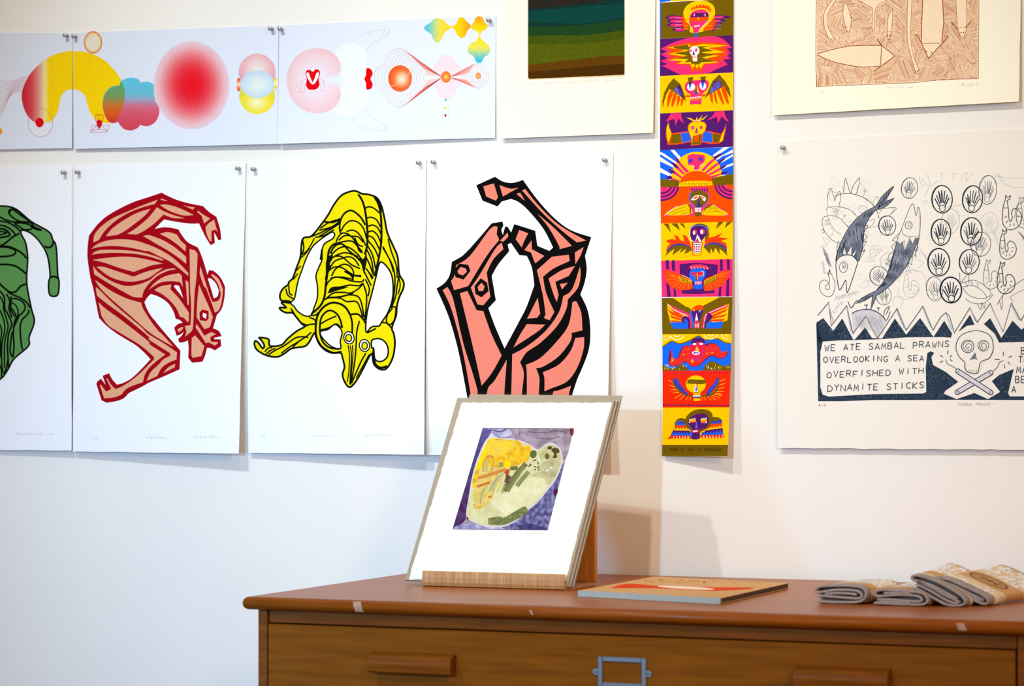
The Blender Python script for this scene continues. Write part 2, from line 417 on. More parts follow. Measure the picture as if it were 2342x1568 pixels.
def print_on_wall(rows, material, label, deckle=0.0, nu=16, seed=1, name='art_print'):
    sh = Sheet(rows, wl, nu=nu, deckle=deckle, seed=seed)
    o = sh.build(name, material); tag(o, label, 'print', 'prints pinned to the white wall')
    return sh, o
PENCIL = (206, 202, 204)

# --- green figure print, cut by the left frame edge
sh, o = print_on_wall(quad((-225, 381), (165, 379), (163.5, 1029.5), (-225, 1027), 0.0015, .004, .014), M['paper'], 'white sheet with a green and black twisting figure, leftmost of the lower row', .6)
A = Art(sh); A.frame(0, 360, .44643); K = (12, 18, 8); G = (92, 146, 78)
A.f(G, '-150,255 -60,250 65,256 160,328 250,380 270,420 288,460 296,600 303,640 297,700 270,711 252,695 249,640 257,600 242,500 202,430 157,387 115,372 108,390 132,440 142,520 137,640 160,770 176,840 149,920 146,965 73,1030 38,1090 0,1136 -100,1190 -200,1100 -230,700 -200,400', 1)
A.s(K, 9, '-150,255 -60,250 65,256 160,328 250,380 270,420 288,460 296,600 303,640 297,700 270,711 252,695 249,640 257,600 242,500 202,430 157,387 115,372 108,390 132,440 142,520 137,640 160,770 176,840 149,920 146,965 73,1030 38,1090 0,1136 -100,1190 -200,1100 -230,700 -200,400', 1, 1)
A.frame(0, 0, 1); FR.update(g=(0, 470, .23438), h=(0, 660, .2455))
for wd, qs in ((4.6, ('g0,395 g60,360 g120,310 g190,270', 'g0,400 g80,400 g160,430 g220,470 g260,515', 'g-60,400 g70,405 g140,430 g152,455 g130,480 g60,495 g-60,498', 'g-60,575 g80,575 g150,590 g200,620 g255,665', 'g-60,700 g0,765 g50,810 g100,845 g150,840 g180,810 g210,780 g255,765', 'g435,395 g470,410 g510,390 g520,350', 'g495,700 g530,690 g570,710', 'g-60,220 g0,225 g50,235 g95,275 g70,300 g-60,320', 'g90,70 g120,35 g200,90 g290,150')),
   (4.0, ('g100,35 g86,70 g130,120 g200,155 g280,160', 'g-60,80 g0,110 g60,140 g140,160 g220,160 g300,170 g340,210 g410,240', 'g140,175 g180,200 g240,235 g310,228', 'g140,170 g220,170 g290,190 g320,225', 'g300,190 g340,225 g400,240', 'g-60,140 g0,150 g80,165 g150,205 g200,250', 'g-60,180 g0,190 g60,205 g120,245 g150,285', 'h70,30 h130,60 h200,90 h250,130 h280,180', 'h100,70 h105,110 h100,180 h120,230 h150,260 h190,240 h220,210 h235,170 h210,120 h160,95 h115,90', 'h270,195 h260,235 h210,285 h190,340 h190,430 h200,520 h210,570', 'h150,270 h130,340 h125,420 h130,540 h120,640', 'h115,400 h100,500 h95,590 h120,640', 'h0,20 h40,80 h45,180 h80,250 h110,330 h80,420 h70,540 h75,650 h80,730', 'h60,50 h90,110 h85,190 h112,270')),
   (3.4, ('g-60,250 g30,255 g60,270 g-60,298', 'h115,130 h150,160 h170,210 h165,250', 'h105,180 h130,210 h150,245', 'h0,70 h30,130 h35,200 h60,280 h75,360 h50,460 h40,600 h45,740', 'h0,200 h35,290 h45,380 h20,500 h15,650 h25,780', 'h-20,300 h15,380 h5,500 h0,640', 'h-60,600 h10,740 h15,820', 'h75,640 h60,740 h30,790', 'h-80,200 h-30,320 h-20,460 h-30,640 h-10,800', 'h-160,300 h-80,420 h-70,600 h-50,760'))):
    for q in qs: A.s(K, wd, q)
A.f(K, 'h150,255 h190,243 h160,310 h130,375 h124,340 h140,290'); A.frame(0, 360, .44643)
A.build('printed_figure', o)
A = Art(sh); A.frame(0, 360, .44643); scribble(A, PENCIL, 1.6, 80, 215, 1418, 14, 26, 4); scribble(A, PENCIL, 1.6, 245, 272, 1416, 8, 6, 5); A.build('signature', o)

# --- red figure print
sh, o = print_on_wall(quad((172, 378), (562.5, 371), (546, 1036.5), (166.5, 1032), .002, .012, .032), M['paper'], 'white sheet with a red and peach crouching horned figure, second of the lower row', .5)
A = Art(sh); A.frame(0, 360, .44643); K = (164, 4, 22); G = (228, 166, 130); Wh = (240, 241, 246)
A.frame(0, 0, 1); FR.update(a=(190, 430, .16575), b=(340, 430, .16575), c=(190, 660, .17225), d=(340, 640, .17225))
A.f(K, 'a80,655! a200,500 a330,385 a500,285 a700,190 a900,125 b178,62! b270,110 b400,165 b560,210 b752,247! b830,325 b935,395! b985,560 b1003,705! b965,722! b905,610! b913,758! b855,787! b780,665 b695,487! b590,490 b450,475 b330,455 b215,432! b150,495 b85,562! b200,540 b320,548 b412,570! b460,650 b540,745 b680,818! b740,960 b812,1195! b832,1130! b900,1145 b990,1230 b1050,1350 d1012,140 d1008,220 d990,320 d960,400 d905,465! d880,555 d855,640! d930,675 d970,745! d870,768! d870,785! d955,787! d965,875! d880,935! d820,905 d775,900! d750,1000 d715,1085! d575,1097! d525,1030! d530,900 d520,800! d470,825 d408,832! d390,782! d440,735 d465,685! d425,720 d372,742! d338,632! d390,585 d450,567! d410,530 d358,515! d330,420 d260,310 d150,230 d30,185! c850,120 c815,180! c870,310 c950,420 d0,405 d100,560 d250,740 d422,938! d410,1185! d200,1280 d0,1365 c820,1280 c700,1340 c610,1385 c545,1450 c450,1490 c312,1513! c245,1480! c175,1262! c190,1230! c238,1192! c300,1275! c258,1155! c345,1120! c390,1205 c450,1272! c530,1250 c640,1190 c760,1080 c895,935! c800,835 c700,750 c570,670 c440,590 c310,490 c210,385! c170,180 c135,0 a100,1230 a65,1000 a60,850', 1)
for q in ('a140,750! a160,640 a250,530 a400,420 a600,330 a800,245 a1030,160! a990,220! a850,255 a650,330 a450,450 a300,590 a220,715!', 'a315,665! a400,560 a550,450 a750,340 a930,285! a850,380 a700,500 a560,600 a470,645!', 'a605,630! a720,560 a900,410 b115,263! b200,315 b350,375 b500,415! b360,415 b270,390 b205,362! b130,440 b50,510 a830,595 a735,640!',
 'b162,162! b182,143! b265,180!', 'b155,232! b230,225 b350,250 b480,300 b620,370! b500,378 b380,350 b260,300', 'b475,235! b550,255 b635,265! b610,298! b540,265', 'b665,325! b690,315! b760,370 b850,420! b765,487! b735,385!', 'b785,540! b830,485 b905,435! b925,520 b950,605! b920,570! b865,590! b868,735! b840,720 b800,630',
 'a115,838! a200,770 a350,720 a520,705 a700,720 a900,780 b175,860 b320,950 b440,1055 b547,1172! b545,1212! b420,1105 b280,1005 b130,930 b0,868 a850,865 a650,820 a420,798 a220,812', 'a120,918! a180,870 a300,850 a550,855 a800,885 a1000,940 b200,985! b190,1000! b80,965 a900,940 a700,905 a450,892 a250,900', 'a130,990! a300,965 a550,945 a750,960 a950,1000 b195,1040! a950,1065 a820,1110 a700,1155! a500,1100 a300,1030',
 'a185,1085! a280,1085 a450,1140 a700,1222! a850,1160 a1000,1120 b200,1100! b100,1170 a900,1240 a780,1275 a650,1290 a500,1270 a350,1210', 'a138,1070! a200,1150 a330,1250 a480,1320 a620,1350 a780,1325 b20,1265 b100,1195 b230,1125 b340,1103! b378,1120! b270,1140 b130,1205 b20,1300 a870,1365 a830,1440 a815,1508! a700,1500 a560,1430 a350,1310 a155,1190!',
 'b0,1405! b80,1310 b230,1215 b420,1173! b455,1205! b472,1362! b435,1297! b310,1282 b170,1300 b60,1360', 'd75,135! d160,85 d300,60! d288,122! d390,230 d470,340 d533,430! d533,545! d518,560! d470,505 d415,485! d375,390 d300,290 d190,195', 'c160,-118! c335,5 c500,95 c640,150 c768,183! c800,270 c900,430 c1000,560 d174,715 d260,810 d333,888! d160,790 d0,685 c660,385 c470,220 c330,95 c235,0 c185,-70',
 'c168,-17! c205,5 c400,195 c600,365 c780,515 d0,720 d200,840 d375,960! d370,1055! d260,1100 d170,1170 d112,1275! c845,1222! c900,1105 d129,1126 d200,1050 d290,1005! d285,970! d150,885 d0,785 c880,645 c700,490 c500,330 c300,185 c185,92!', 'c205,178! c300,265 c500,410 c700,565 c880,710 d0,845 d120,925 d222,990! d100,1080 d0,1175 c820,1140 c795,1240! c650,1290 c560,1340 c515,1400! c420,1440 c280,1453! c225,1285! c235,1270! c305,1365! c375,1330! c310,1195! c325,1190! c370,1270 c430,1332! c520,1295 c640,1220 c760,1120 c870,1010 c945,935! c940,905! c850,820 c740,735 c600,650 c440,555 c330,480 c245,360!',
 'd195,1235! d260,1160 d355,1110! d345,1160!', 'b155,632! b260,605 b390,640! b440,720 b515,790! b508,875! b400,780 b270,690', 'a825,660! a900,648 b60,665 b200,720 b350,810 b515,945! b520,1045! b400,950 b250,850 b100,765 a900,700', 'b565,838! b640,860! b675,905! b665,1150 b640,1400 d620,0 d605,250 d595,520 d585,640 d560,690 d480,752! d500,690 d480,610! d555,600! d565,400 d555,150 b575,1500 b570,1100',
 'b510,1270! b548,1295! b555,1560 d530,335! d515,325! d490,5!', 'b715,1075! b765,1240 b830,1440 d805,190 d845,288! d900,285 d945,245 d958,170 b985,1420 b975,1370 b940,1290 b858,1195! b885,1187! b965,1255 b1020,1380 d986,120 d980,210 d962,320 d930,400 d880,433! d830,290 d760,110 b760,1350 b703,1175!', 'd670,60! d720,180 d790,330 d852,488! d815,625! d740,653! d637,495! d645,300', 'd632,580! d690,660 d740,740! d830,690! d895,718! d830,750! d815,775! d830,820! d920,822! d915,845! d880,870! d800,830 d760,840! d690,730 d625,630!', 'd572,770! d618,735! d740,878! d700,1010! d650,1018 d590,1035! d567,1000!', 'd382,655! d430,630 d460,625! d445,660 d400,692!'):
    A.f(G, q, 1)
A.f(Wh, 'd335,85! d350,65! d405,80! d460,240!'); A.f(Wh, 'b820,1240! b870,1255 b930,1320 b968,1420 d928,165 d915,215 d865,245! d830,120 b830,1290', 1)
A.f(K, 'd675,430 d715,390 d797,412 d795,515 d770,545 d678,535'); A.f(Wh, 'd722,435 d768,450 d762,515 d718,488')
A.build('printed_figure', o)
A = Art(sh); A.frame(0, 360, .44643); text(A, PENCIL, 1.4, '1/5', 478, 1444, 9, 16, slant=.2); scribble(A, PENCIL, 1.6, 748, 838, 1437, 13, 18, 6); text(A, PENCIL, 1.6, '3', 842, 1444, 12, 15); scribble(A, PENCIL, 1.6, 975, 1105, 1437, 13, 26, 7, -5); scribble(A, PENCIL, 1.6, 1108, 1128, 1432, 9, 5, 8); A.build('signature', o)

# --- yellow figure print
sh, o = print_on_wall(quad((567.5, 370), (974.5, 361.5), (970, 1039), (567.5, 1035), .002, .010, .028), M['paper'], 'white sheet with a yellow and black ram-headed figure, third of the lower row', .5)
A = Art(sh); A.frame(540, 360, .34431); K = (14, 22, 6); G = (236, 218, 6); Wh = (243, 246, 247)
OUT = '765,224 800,224 835,240 885,247 935,268 965,320 985,400 1005,500 1040,580 1073,660 1083,770 1112,825 1110,870 1083,930 1068,990 1063,1050 1035,1130 1048,1172 1055,1240 1040,1330 1000,1400 955,1405 915,1370 903,1305 880,1330 850,1390 800,1480 755,1525 722,1490 707,1440 720,1390 707,1330 694,1298 640,1295 570,1255 532,1192 520,1165 482,1230 450,1255 370,1268 320,1302 270,1324 200,1313 140,1278 122,1240 128,1218 150,1232 175,1266 188,1250 170,1215 155,1196 215,1206 225,1250 300,1245 340,1205 400,1155 460,1120 440,1108 400,1060 375,1032 330,1030 295,1010 292,996 332,996 302,962 360,965 350,953 300,948 292,910 312,870 345,845 352,825 377,800 402,730 427,660 442,542 500,522 560,452 612,380 652,310 702,250'
A.f(G, OUT, 1)
H1 = '640,495 655,512 640,540 590,570 572,610 570,680 545,740 530,790 540,850 540,930 520,990 500,1045 460,1052 410,1022 385,988 362,966 386,940 396,900 412,820 440,740 470,660 510,590 560,545 610,510'
H2 = '958,695 1010,735 1038,800 1043,900 1028,980 1000,1045 965,1095 950,1118 900,1125 866,1160 862,1100 876,1000 905,890 930,790'
H3 = '556,1160 610,1142 655,1108 690,1132 704,1165 692,1220 694,1268 640,1258 588,1215'
H4 = '903,1213 950,1203 990,1225 1010,1270 1005,1320 975,1350 940,1352 920,1330 914,1268 901,1262'
for h in (H1, H2, H3, H4): A.f(Wh, h, 1)
A.s(K, 13, OUT, 1, 1)
A.s(K, 10, H1, 1, 1); A.s(K, 11, H2, 1, 1); A.s(K, 10, H3, 1, 1); A.s(K, 11, H4, 1, 1)
for wd, q in ((8, '500,1050 530,1045 545,1030'), (8, '485,1062 520,1075 530,1100'), (8, '455,1120 480,1110 525,1105'), (8, '370,1010 400,1060 430,1095 480,1118'), (7, '365,1000 375,1030'),
 (8, '330,870 345,915 385,940'), (8, '350,850 355,900 375,915'), (8, '440,542 450,600 435,650'), (7, '430,650 470,620 500,575 520,535'), (7, '425,670 460,640 490,600'), (8, '500,525 560,500 620,470 690,430'), (8, '560,470 620,430 690,410'), (8, '525,530 580,520 650,480'), (8, '590,425 640,430 690,405'), (7, '400,750 430,720'), (7, '380,810 410,770'),
 (8, '975,590 1000,640 1040,720 1055,800 1050,900 1030,1000'), (8, '1010,540 1030,620 1065,720 1070,800'), (7, '975,600 1020,680 1045,760'), (8, '1085,770 1070,850 1060,920 1035,990'), (8, '1020,1000 1050,990 1062,1010 1050,1080 1020,1110 1000,1090 1005,1045 1040,1000'), (8, '965,1095 1000,1100 1030,1130'), (7, '1080,790 1090,850 1075,910'),
 (8, '215,1310 260,1280 320,1250 390,1200 440,1190 480,1195'), (8, '190,1290 215,1265 240,1262'), (8, '200,1305 230,1280 260,1268'), (8, '300,1300 350,1262 410,1225 470,1185 500,1160'), (7, '375,1260 420,1220'), (9, '570,610 560,680'), (9, '870,1165 930,1135'), (12, '905,1300 925,1370 960,1395 1005,1385')):
    A.s(K, wd * 1.28, q)
A.frame(0, 0, 1); FR.update(e=(730, 430, .23426), f=(700, 620, .30137))
for q in ('e530,90 e565,95 e600,150 e612,240 e590,205 e570,140', 'e80,680 e130,648 e130,690 e105,740 e116,780 e80,835 e70,760', 'e330,655 e390,680 e430,690 e460,640 e466,700 e450,790 e440,835 e425,800 e410,740 e370,690', 'f165,168 f200,130 f290,118 f322,120 f240,146'): A.f(K, q, 1)
for wd, qs in ((5, ('e380,60 e415,110 e440,180 e455,260 e465,350 e472,450 e468,560 e445,650', 'e545,95 e580,160 e600,250 e608,380 e606,520 e590,640 e565,760 e540,860', 'e85,670 e100,600 e140,550 e190,540', 'e90,660 e75,740 e75,830 e65,896', 'f165,0 f150,100 f140,190 f110,260 f40,325', 'f335,330 f300,275 f250,245 f190,240 f130,275 f90,330 f75,400 f75,480 f100,550 f150,600 f210,620 f270,610')),
   (4.4, ('e208,440 e200,380 e210,310 e245,250 e300,218 e350,235 e410,290 e450,360', 'e110,640 e140,580 e190,545 e240,555 e290,610 e350,660 e400,700', 'f330,330 f390,325 f430,360 f455,400', 'f275,430 f260,370 f235,325 f190,298 f150,310 f115,355 f105,420 f108,480 f130,540 f180,580 f255,590', 'f335,330 f350,390 f350,470')),
   (3.6, ('e450,195 e490,182 e540,200 e590,245', 'e465,292 e510,285 e560,310 e600,380', 'e475,375 e520,360 e570,385 e605,450', 'e478,430 e520,418 e570,460 e605,540', 'e475,465 e530,490 e590,600', 'e475,510 e540,590 e575,670', 'e470,560 e520,650 e550,780', 'e465,600 e510,700 e530,830', 'e460,680 e490,740 e530,850', 'e455,780 e490,830 e520,890',
   'e215,420 e240,370 e290,325 e345,320 e400,350 e440,410 e465,500', 'e265,425 e320,410 e370,430 e420,490 e455,560', 'e165,530 e185,480 e225,440 e280,448 e330,490 e370,560 e420,620', 'e190,510 e240,468 e290,462 e330,480', 'e180,535 e240,522 e290,515 e340,530 e400,600', 'e310,470 e380,475 e430,530', 'e345,480 e380,550 e430,570', 'e375,565 e390,610 e425,632', 'e120,650 e180,595 e250,570 e310,590 e370,640 e420,700', 'e130,680 e180,650 e250,630 e320,645 e380,670', 'e110,770 e150,715 e210,690 e280,670 e340,690 e390,760', 'e150,665 e210,665 e260,700 e320,750 e400,785', 'e100,800 e150,770 e220,775 e290,820 e340,850 e410,855', 'e120,860 e160,790 e230,745 e290,755 e330,800 e335,860 e315,896', 'e110,880 e160,870 e230,870 e310,885', 'e200,310 e130,335 e50,330', 'e205,320 e120,380 e0,410', 'e190,350 e100,410 e0,470',
   'f150,120 f170,80 f220,45 f290,55 f350,75 f420,80 f440,60', 'f175,150 f200,125 f260,120 f330,105 f400,110 f430,90', 'f160,200 f210,165 f280,160 f340,165 f400,130 f430,95', 'f140,215 f180,200 f240,195 f300,185 f360,165', 'f250,200 f320,180 f390,190 f420,240 f440,350', 'f150,205 f200,200 f260,205 f310,230 f380,230 f410,280 f430,350', 'f430,90 f450,140 f460,200 f455,290 f445,370', 'f440,0 f470,60 f495,110', 'f470,0 f510,50', 'f450,60 f480,130 f470,190', 'f300,0 f350,30 f420,40', 'f290,0 f340,30 f360,70',
   'f110,400 f160,370 f230,340', 'f110,445 f170,430 f230,400 f265,430', 'f405,375 f385,460 f380,560 f370,680 f345,840', 'f455,620 f420,680 f380,770 f345,850')),
   (2.8, ('f318,560 f330,640 f325,760 f312,840', 'f335,565 f345,640 f338,760 f332,860', 'f352,560 f356,640 f345,760 f338,860', 'f480,630 f430,720 f380,810', 'f510,590 f505,640 f525,690'))):
    for q in qs: A.s(K, wd, q)
A.frame(540, 360, .34431)
A.e(Wh, 750, 1197, 33, 40, -15); A.o(K, 8, 750, 1197, 34, 41, -15); A.e(G, 750, 1198, 18, 22, -10); A.o(K, 8, 748, 1198, 20, 24, -10)
A.e(Wh, 853, 1248, 33, 38, -10); A.o(K, 8, 853, 1248, 34, 40, -10); A.e(G, 854, 1250, 16, 22); A.o(K, 8, 854, 1250, 18, 24)
A.build('printed_figure', o)
A = Art(sh); A.frame(0, 360, .44643); text(A, PENCIL, 1.4, '1/5', 1332, 1430, 9, 14, slant=.2); scribble(A, PENCIL, 1.5, 1600, 1690, 1428, 12, 18, 9); text(A, PENCIL, 1.5, 'S', 1700, 1434, 10, 13); scribble(A, PENCIL, 1.5, 1865, 2010, 1425, 12, 28, 10, -3); A.build('signature', o)

# --- pink figure print, foot hidden behind the display stand
sh, o = print_on_wall(quad((976, 361), (1402.5, 349), (1388, 1045), (973, 1040), .002, .012, .030), M['paper'], 'white sheet with a pink and black angular figure, rising behind the sleeved prints')
A = Art(sh); A.frame(960, 340, .3827); K = (12, 10, 10); G = (238, 130, 102); Wh = (243, 244, 246)
A.f(K, '450,167! 500,197 560,203 617,186! 700,300 800,410 900,485 1025,528! 988,640! 998,720 985,800 960,870! 1005,970 1020,1100 1005,1220 940,1380! 915,1455! 890,1570! 320,1570! 285,1490! 240,1250 200,1090 160,970 100,835! 150,800 180,750 192,675! 260,635 340,550 430,445! 495,435! 500,460! 488,485 497,515! 510,465! 525,465! 546,500! 565,450! 690,490! 703,580! 775,610! 797,590! 740,480 650,370 590,318 545,300! 490,315! 465,345! 375,310! 338,218!', 1)
A.f(Wh, '545,562! 595,635! 640,640! 670,710 685,815! 640,940 600,1020 507,1193! 450,1060 410,952! 455,905! 430,760! 470,690 535,612! 526,572!', 1)
A.mi = 1
for q in ('380,225! 443,207! 468,290! 455,310! 397,285!', '477,217! 540,238 592,232! 545,258 497,285!', '578,270! 600,262! 630,312!', '612,250! 630,240! 720,350 840,460 995,548! 940,560! 850,490 740,390', '705,390! 800,470 910,580! 835,600! 830,575 770,470', '927,620! 980,587! 960,640 930,690!',
 '700,725! 790,645! 890,633! 897,670! 800,715 737,765! 755,860 805,975! 775,1025! 742,1010! 752,990! 735,870', '770,775! 850,725 928,700! 890,760! 810,795! 830,870! 820,915! 800,870', '838,808! 885,800! 850,840!',
 '957,705! 962,750 945,830 885,900! 875,960 820,1060 720,1160 640,1215 600,1275! 622,1340 612,1450 605,1570! 540,1570! 547,1450 553,1228! 640,1180 750,1090 830,980 858,880! 910,840', '913,915! 935,910! 965,980 972,1085! 908,1100! 900,1150 830,1240 740,1300 695,1310! 715,1370 712,1450 705,1570! 640,1570! 640,1350 635,1290! 720,1250 820,1150 890,1050',
 '930,1130! 983,1125! 978,1200 940,1310 880,1390 790,1430 745,1448! 745,1370 735,1335! 830,1290 900,1210', '800,1448! 840,1440 905,1415! 893,1457! 870,1570! 760,1570!', '705,890! 720,985! 700,1010! 642,1015!', '640,1048! 750,1050! 700,1095 560,1187! 600,1110',
 '218,695! 300,640 420,480 465,465! 460,510! 475,545! 400,640 290,820! 205,845! 187,790! 205,765!', '490,560! 500,600! 440,660 400,740! 408,790! 415,840! 422,885! 380,935! 345,930! 305,830! 360,750 450,600', '480,550! 525,500! 530,525! 500,555!', '595,485! 648,505! 625,550 610,590! 573,540!', '625,605! 668,548! 670,600! 745,640! 690,685! 665,620!',
 '137,845! 165,825! 200,900 260,1160 310,1320 345,1440! 350,1570! 318,1570! 300,1440 255,1200 190,960', '240,862! 285,850! 340,965! 380,970! 430,1110 490,1235! 430,1340 370,1415! 310,1150', '520,1260! 507,1440 500,1570! 400,1570! 405,1440 450,1380'):
    A.f(G, q, 1)
A.mi = 0
A.f(K, '200,730 235,686 290,693 303,730 262,782 215,767'); A.f(K, '327,820 365,773 402,800 412,850 370,887 333,867'); A.mi = 1
A.f(G, '225,730 245,706 275,715 282,735 257,757 230,746'); A.f(G, '346,825 370,800 388,822 378,850 352,850')
A.build('printed_figure', o)

# --- long digital print, three sheets
GAP = (222, 226, 236)
sh, o = print_on_wall(quad((-300, 72), (166, 76), (164.8, 338.5), (-300, 347), .0015, .006, .006), M['cool_paper'], 'pale blue sheet with the red and yellow arch end, leftmost of the upper row')
A = Art(sh); A.frame(0, 0, .28181)
LN = (214, 150, 150)
A.flat()
for i in range(17):
    f = i / 16
    A.s(LN, 2.2, [(218 - 45 * f, 612 + 130 * f), (150 - 60 * f, 640 + 130 * f), (60 - 20 * f, 662 + 210 * f), (-60, 650 + 26 * i), (-200, 700 + 34 * i)])
A.flat(False); A.f((240, 195, 150), '-40,720 6,735 8,750 -40,790'); A.f((240, 165, 20), '-30,1030 10,1040 22,1075 -10,1100 -40,1095')
st = [(190, (206, 38, 58)), (255, (214, 70, 78)), (315, (222, 150, 130)), (365, (240, 226, 160)), (400, (248, 208, 8))]
A.g(lambda x, y: ramp(st, x), '589,411! 530,418 450,440 370,480 300,540 240,605 200,680 178,750 178,810 195,880 225,940 270,985 310,998 360,998 410,985 450,940 475,880 490,800 520,750 555,728 589,722!', 10, 1)
A.o((206, 90, 90), 3, 328, 995, 100, 115); A.f((228, 230, 236), A._ell(328, 998, 97, 110, 0, 2, 178)); A.e((224, 10, 26), 321, 994, 34, 39)
A.s((206, 140, 140), 2, '352,1062 366,1070')
A.build('printed_shapes', o)

sh, o = print_on_wall(quad((167.5, 75), (637.3, 57.8), (634.6, 329), (169, 340.5), .0015, .008, .012), M['cool_paper'], 'pale blue sheet with a large red glowing disc, second of the upper row')
A = Art(sh); A.frame(0, 0, .28181); Y = (248, 208, 8)
A.f(Y, '595,415! 680,420 770,445 860,500 930,570 985,650 1010,720 1015,790 1000,870 960,950 900,995 860,998 800,985 750,940 715,870 695,790 665,750 625,728 595,722!', 1)
A.g(rad(755, 344, 74, 90, [(0, (226, 222, 208)), (.7, (232, 224, 196)), (.9, (232, 180, 110)), (.96, (226, 120, 40)), (1, (210, 96, 40))]), A._ell(755, 344, 75, 91), 8)
CL = '985,655 1040,632 1095,632 1130,650 1142,672! 1190,662 1245,685 1250,750 1262,820 1290,870 1290,930 1260,990 1210,1020 1170,1022 1138,1012! 1120,1035 1070,1058 1010,1048 970,1010 960,990! 920,998 880,985 845,920 832,840 850,760 895,710 940,695 970,695! 972,680!'
st1 = [(680, (96, 192, 220)), (760, (104, 186, 210)), (810, (156, 160, 192)), (860, (206, 110, 134)), (930, (214, 84, 104)), (1040, (212, 68, 86))]
A.g(lambda x, y: ramp(st1, y), CL, 10, 1)
st2 = [(700, (98, 164, 110)), (780, (118, 152, 92)), (850, (196, 118, 52)), (920, (218, 92, 30)), (990, (196, 60, 40))]
A.g(lambda x, y: ramp(st2, y), '985,655 1010,720 1015,790 1000,870 960,950 925,996 880,985 845,920 832,840 850,760 895,710 940,695 970,695 972,680', 10)
A.g(rad(1555, 690, 308, 360, [(0, (232, 20, 36)), (.25, (232, 30, 46)), (.45, (232, 62, 76)), (.65, (232, 116, 124)), (.85, (234, 178, 186)), (1, (228, 206, 220))]), A._ell(1555, 692, 308, 358), 11)
A.g(rad(2087, 560, 150, 150, [(0, (238, 228, 220)), (.4, (234, 206, 206)), (1, (228, 162, 172))]), A._ell(2087, 585, 149, 150), 9)
A.g(rad(2085, 830, 146, 120, [(0, (244, 244, 214)), (.3, (240, 232, 140)), (.8, (236, 218, 50)), (1.4, (200, 205, 110))]), A._ell(2087, 780, 146, 145), 9)
A.g(lambda x, y: ramp([(640, (226, 76, 20)), (685, (250, 220, 200)), (730, (226, 76, 20))], y), A._ell(1937, 686, 17, 55), 9)
A.g(lambda x, y: ramp([(640, (250, 210, 20)), (675, (250, 240, 200)), (710, (250, 200, 20))], y), A._ell(2236, 676, 14, 52), 9)
A.g(rad(2090, 690, 138, 112, [(0, (230, 236, 226)), (.5, (214, 228, 234)), (1, (190, 214, 230))]), A._ell(2090, 683, 137, 112), 9)
R_ = (214, 22, 30)
A.s(R_, 2.5, '750,1020 891,1018 870,1072 732,1074', 0, 1); A.f(R_, '780,982 805,970 832,982 826,1015 806,1050 788,1020')
A.s(R_, 3, '788,1020 770,1035 742,1062 790,1050 806,1050 850,1056 872,1060 840,1035 824,1018'); A.s(R_, 4, '780,985 772,950 790,925 806,935 822,925 840,950 832,985'); A.o(R_, 3, 806, 952, 17, 20)
A.build('printed_shapes', o)

sh, o = print_on_wall(quad((638.5, 58.4), (1134.3, 34.6), (1132.1, 314.8), (634.8, 328.8), .0015, .014, .006), M['cool_paper'], 'pale blue sheet with pink circle, red bean and orange balls, third of the upper row')
A = Art(sh); A.frame(600, 0, .25619)
A.g(rad(470, 720, 250, 290, [(0, (232, 226, 240)), (.35, (232, 222, 234)), (.8, (236, 204, 210)), (1, (236, 194, 200))]), '500,430 580,445 650,490 690,550 698,610 680,660 640,685 600,685 575,700 570,715 580,735 640,745 680,775 697,830 690,890 650,950 590,990 500,1010 400,995 310,940 250,860 218,750 220,660 260,560 330,480 410,440', 12, 1)
A.f((232, 239, 239), '790,385 870,405 920,470 935,560 935,860 915,950 870,1020 800,1045 700,1030 650,980 690,900 712,800 712,650 698,560 655,470 700,405', 1)
L1 = (206, 178, 190)
for q in ('820,380 850,340 900,305 980,282 1060,270 1130,262 1135,280 1120,310 1050,350 985,385 950,430 920,470', '800,1045 830,1090 880,1130 950,1150 1050,1165 1110,1168 1122,1150 1090,1110 1050,1088 980,1050 935,1000 905,960', '1100,268 1082,290 1060,312', '1135,280 1112,284', '1130,295 1108,298', '1120,308 1104,308', '1050,1165 1062,1150 1050,1125', '1100,1125 1084,1130', '1112,1140 1092,1146', '1118,1155 1096,1160'): A.s(L1, 2.4, q)
R_ = (226, 6, 12)
A.f(R_, '945,605 975,625 985,660 968,695 968,712 985,750 975,785 945,800 928,790 925,740 911,705 925,670 928,620', 1)
A.f(R_, '440,628 400,625 385,660 397,705 390,760 410,795 450,802 490,790 510,755 503,700 516,660 505,625 470,620 455,640', 1)
for q in ('392,662 412,648 428,690 452,745 440,750 415,715', '507,655 487,648 470,690 448,745 462,750 490,710'): A.f((244, 240, 244), q, 1)
A.e((240, 236, 242), 450, 618, 19, 21); A.o((222, 120, 120), 2.5, 450, 618, 19, 21)
for q in ('390,705 352,730 342,800 338,818 375,818 378,760 390,755', '505,700 545,725 553,800 555,815 525,812 520,760 508,750'): A.s((222, 130, 130), 2.5, q)
A.f((234, 214, 224), '1640,487 1695,500 1730,565 1790,615 1720,680 1790,740 1735,790 1700,855 1640,882 1580,855 1540,780 1500,750 1570,690 1520,610 1555,560 1590,500', 1)
for q in ('1600,682 1290,462 1390,560 1450,610 1470,670', '1600,696 1280,935 1380,830 1450,770 1475,712', '1680,682 1895,568 1850,640 1800,668', '1680,694 1900,782 1850,730 1810,705'): A.f((240, 196, 192), q)
CV = P('1600,684 1440,570 1270,447 1200,435 1140,470 1090,560 1015,620 1000,690 1015,770 1085,820 1130,910 1200,955 1270,942 1440,810 1600,696')
A.flat()
for i in range(15):
    k_ = 1 - .052 * i
    A.s((222, 168, 178) if i % 3 else (224, 140, 140), 2.2, [(1600 + (x - 1600) * k_, 690 + (y - 690) * (k_ if i else 1)) for x, y in CV])
CV = P('1680,684 1790,625 1900,568 1960,575 1990,620 2022,670 2016,720 1980,750 1950,785 1900,782 1790,735 1680,696')
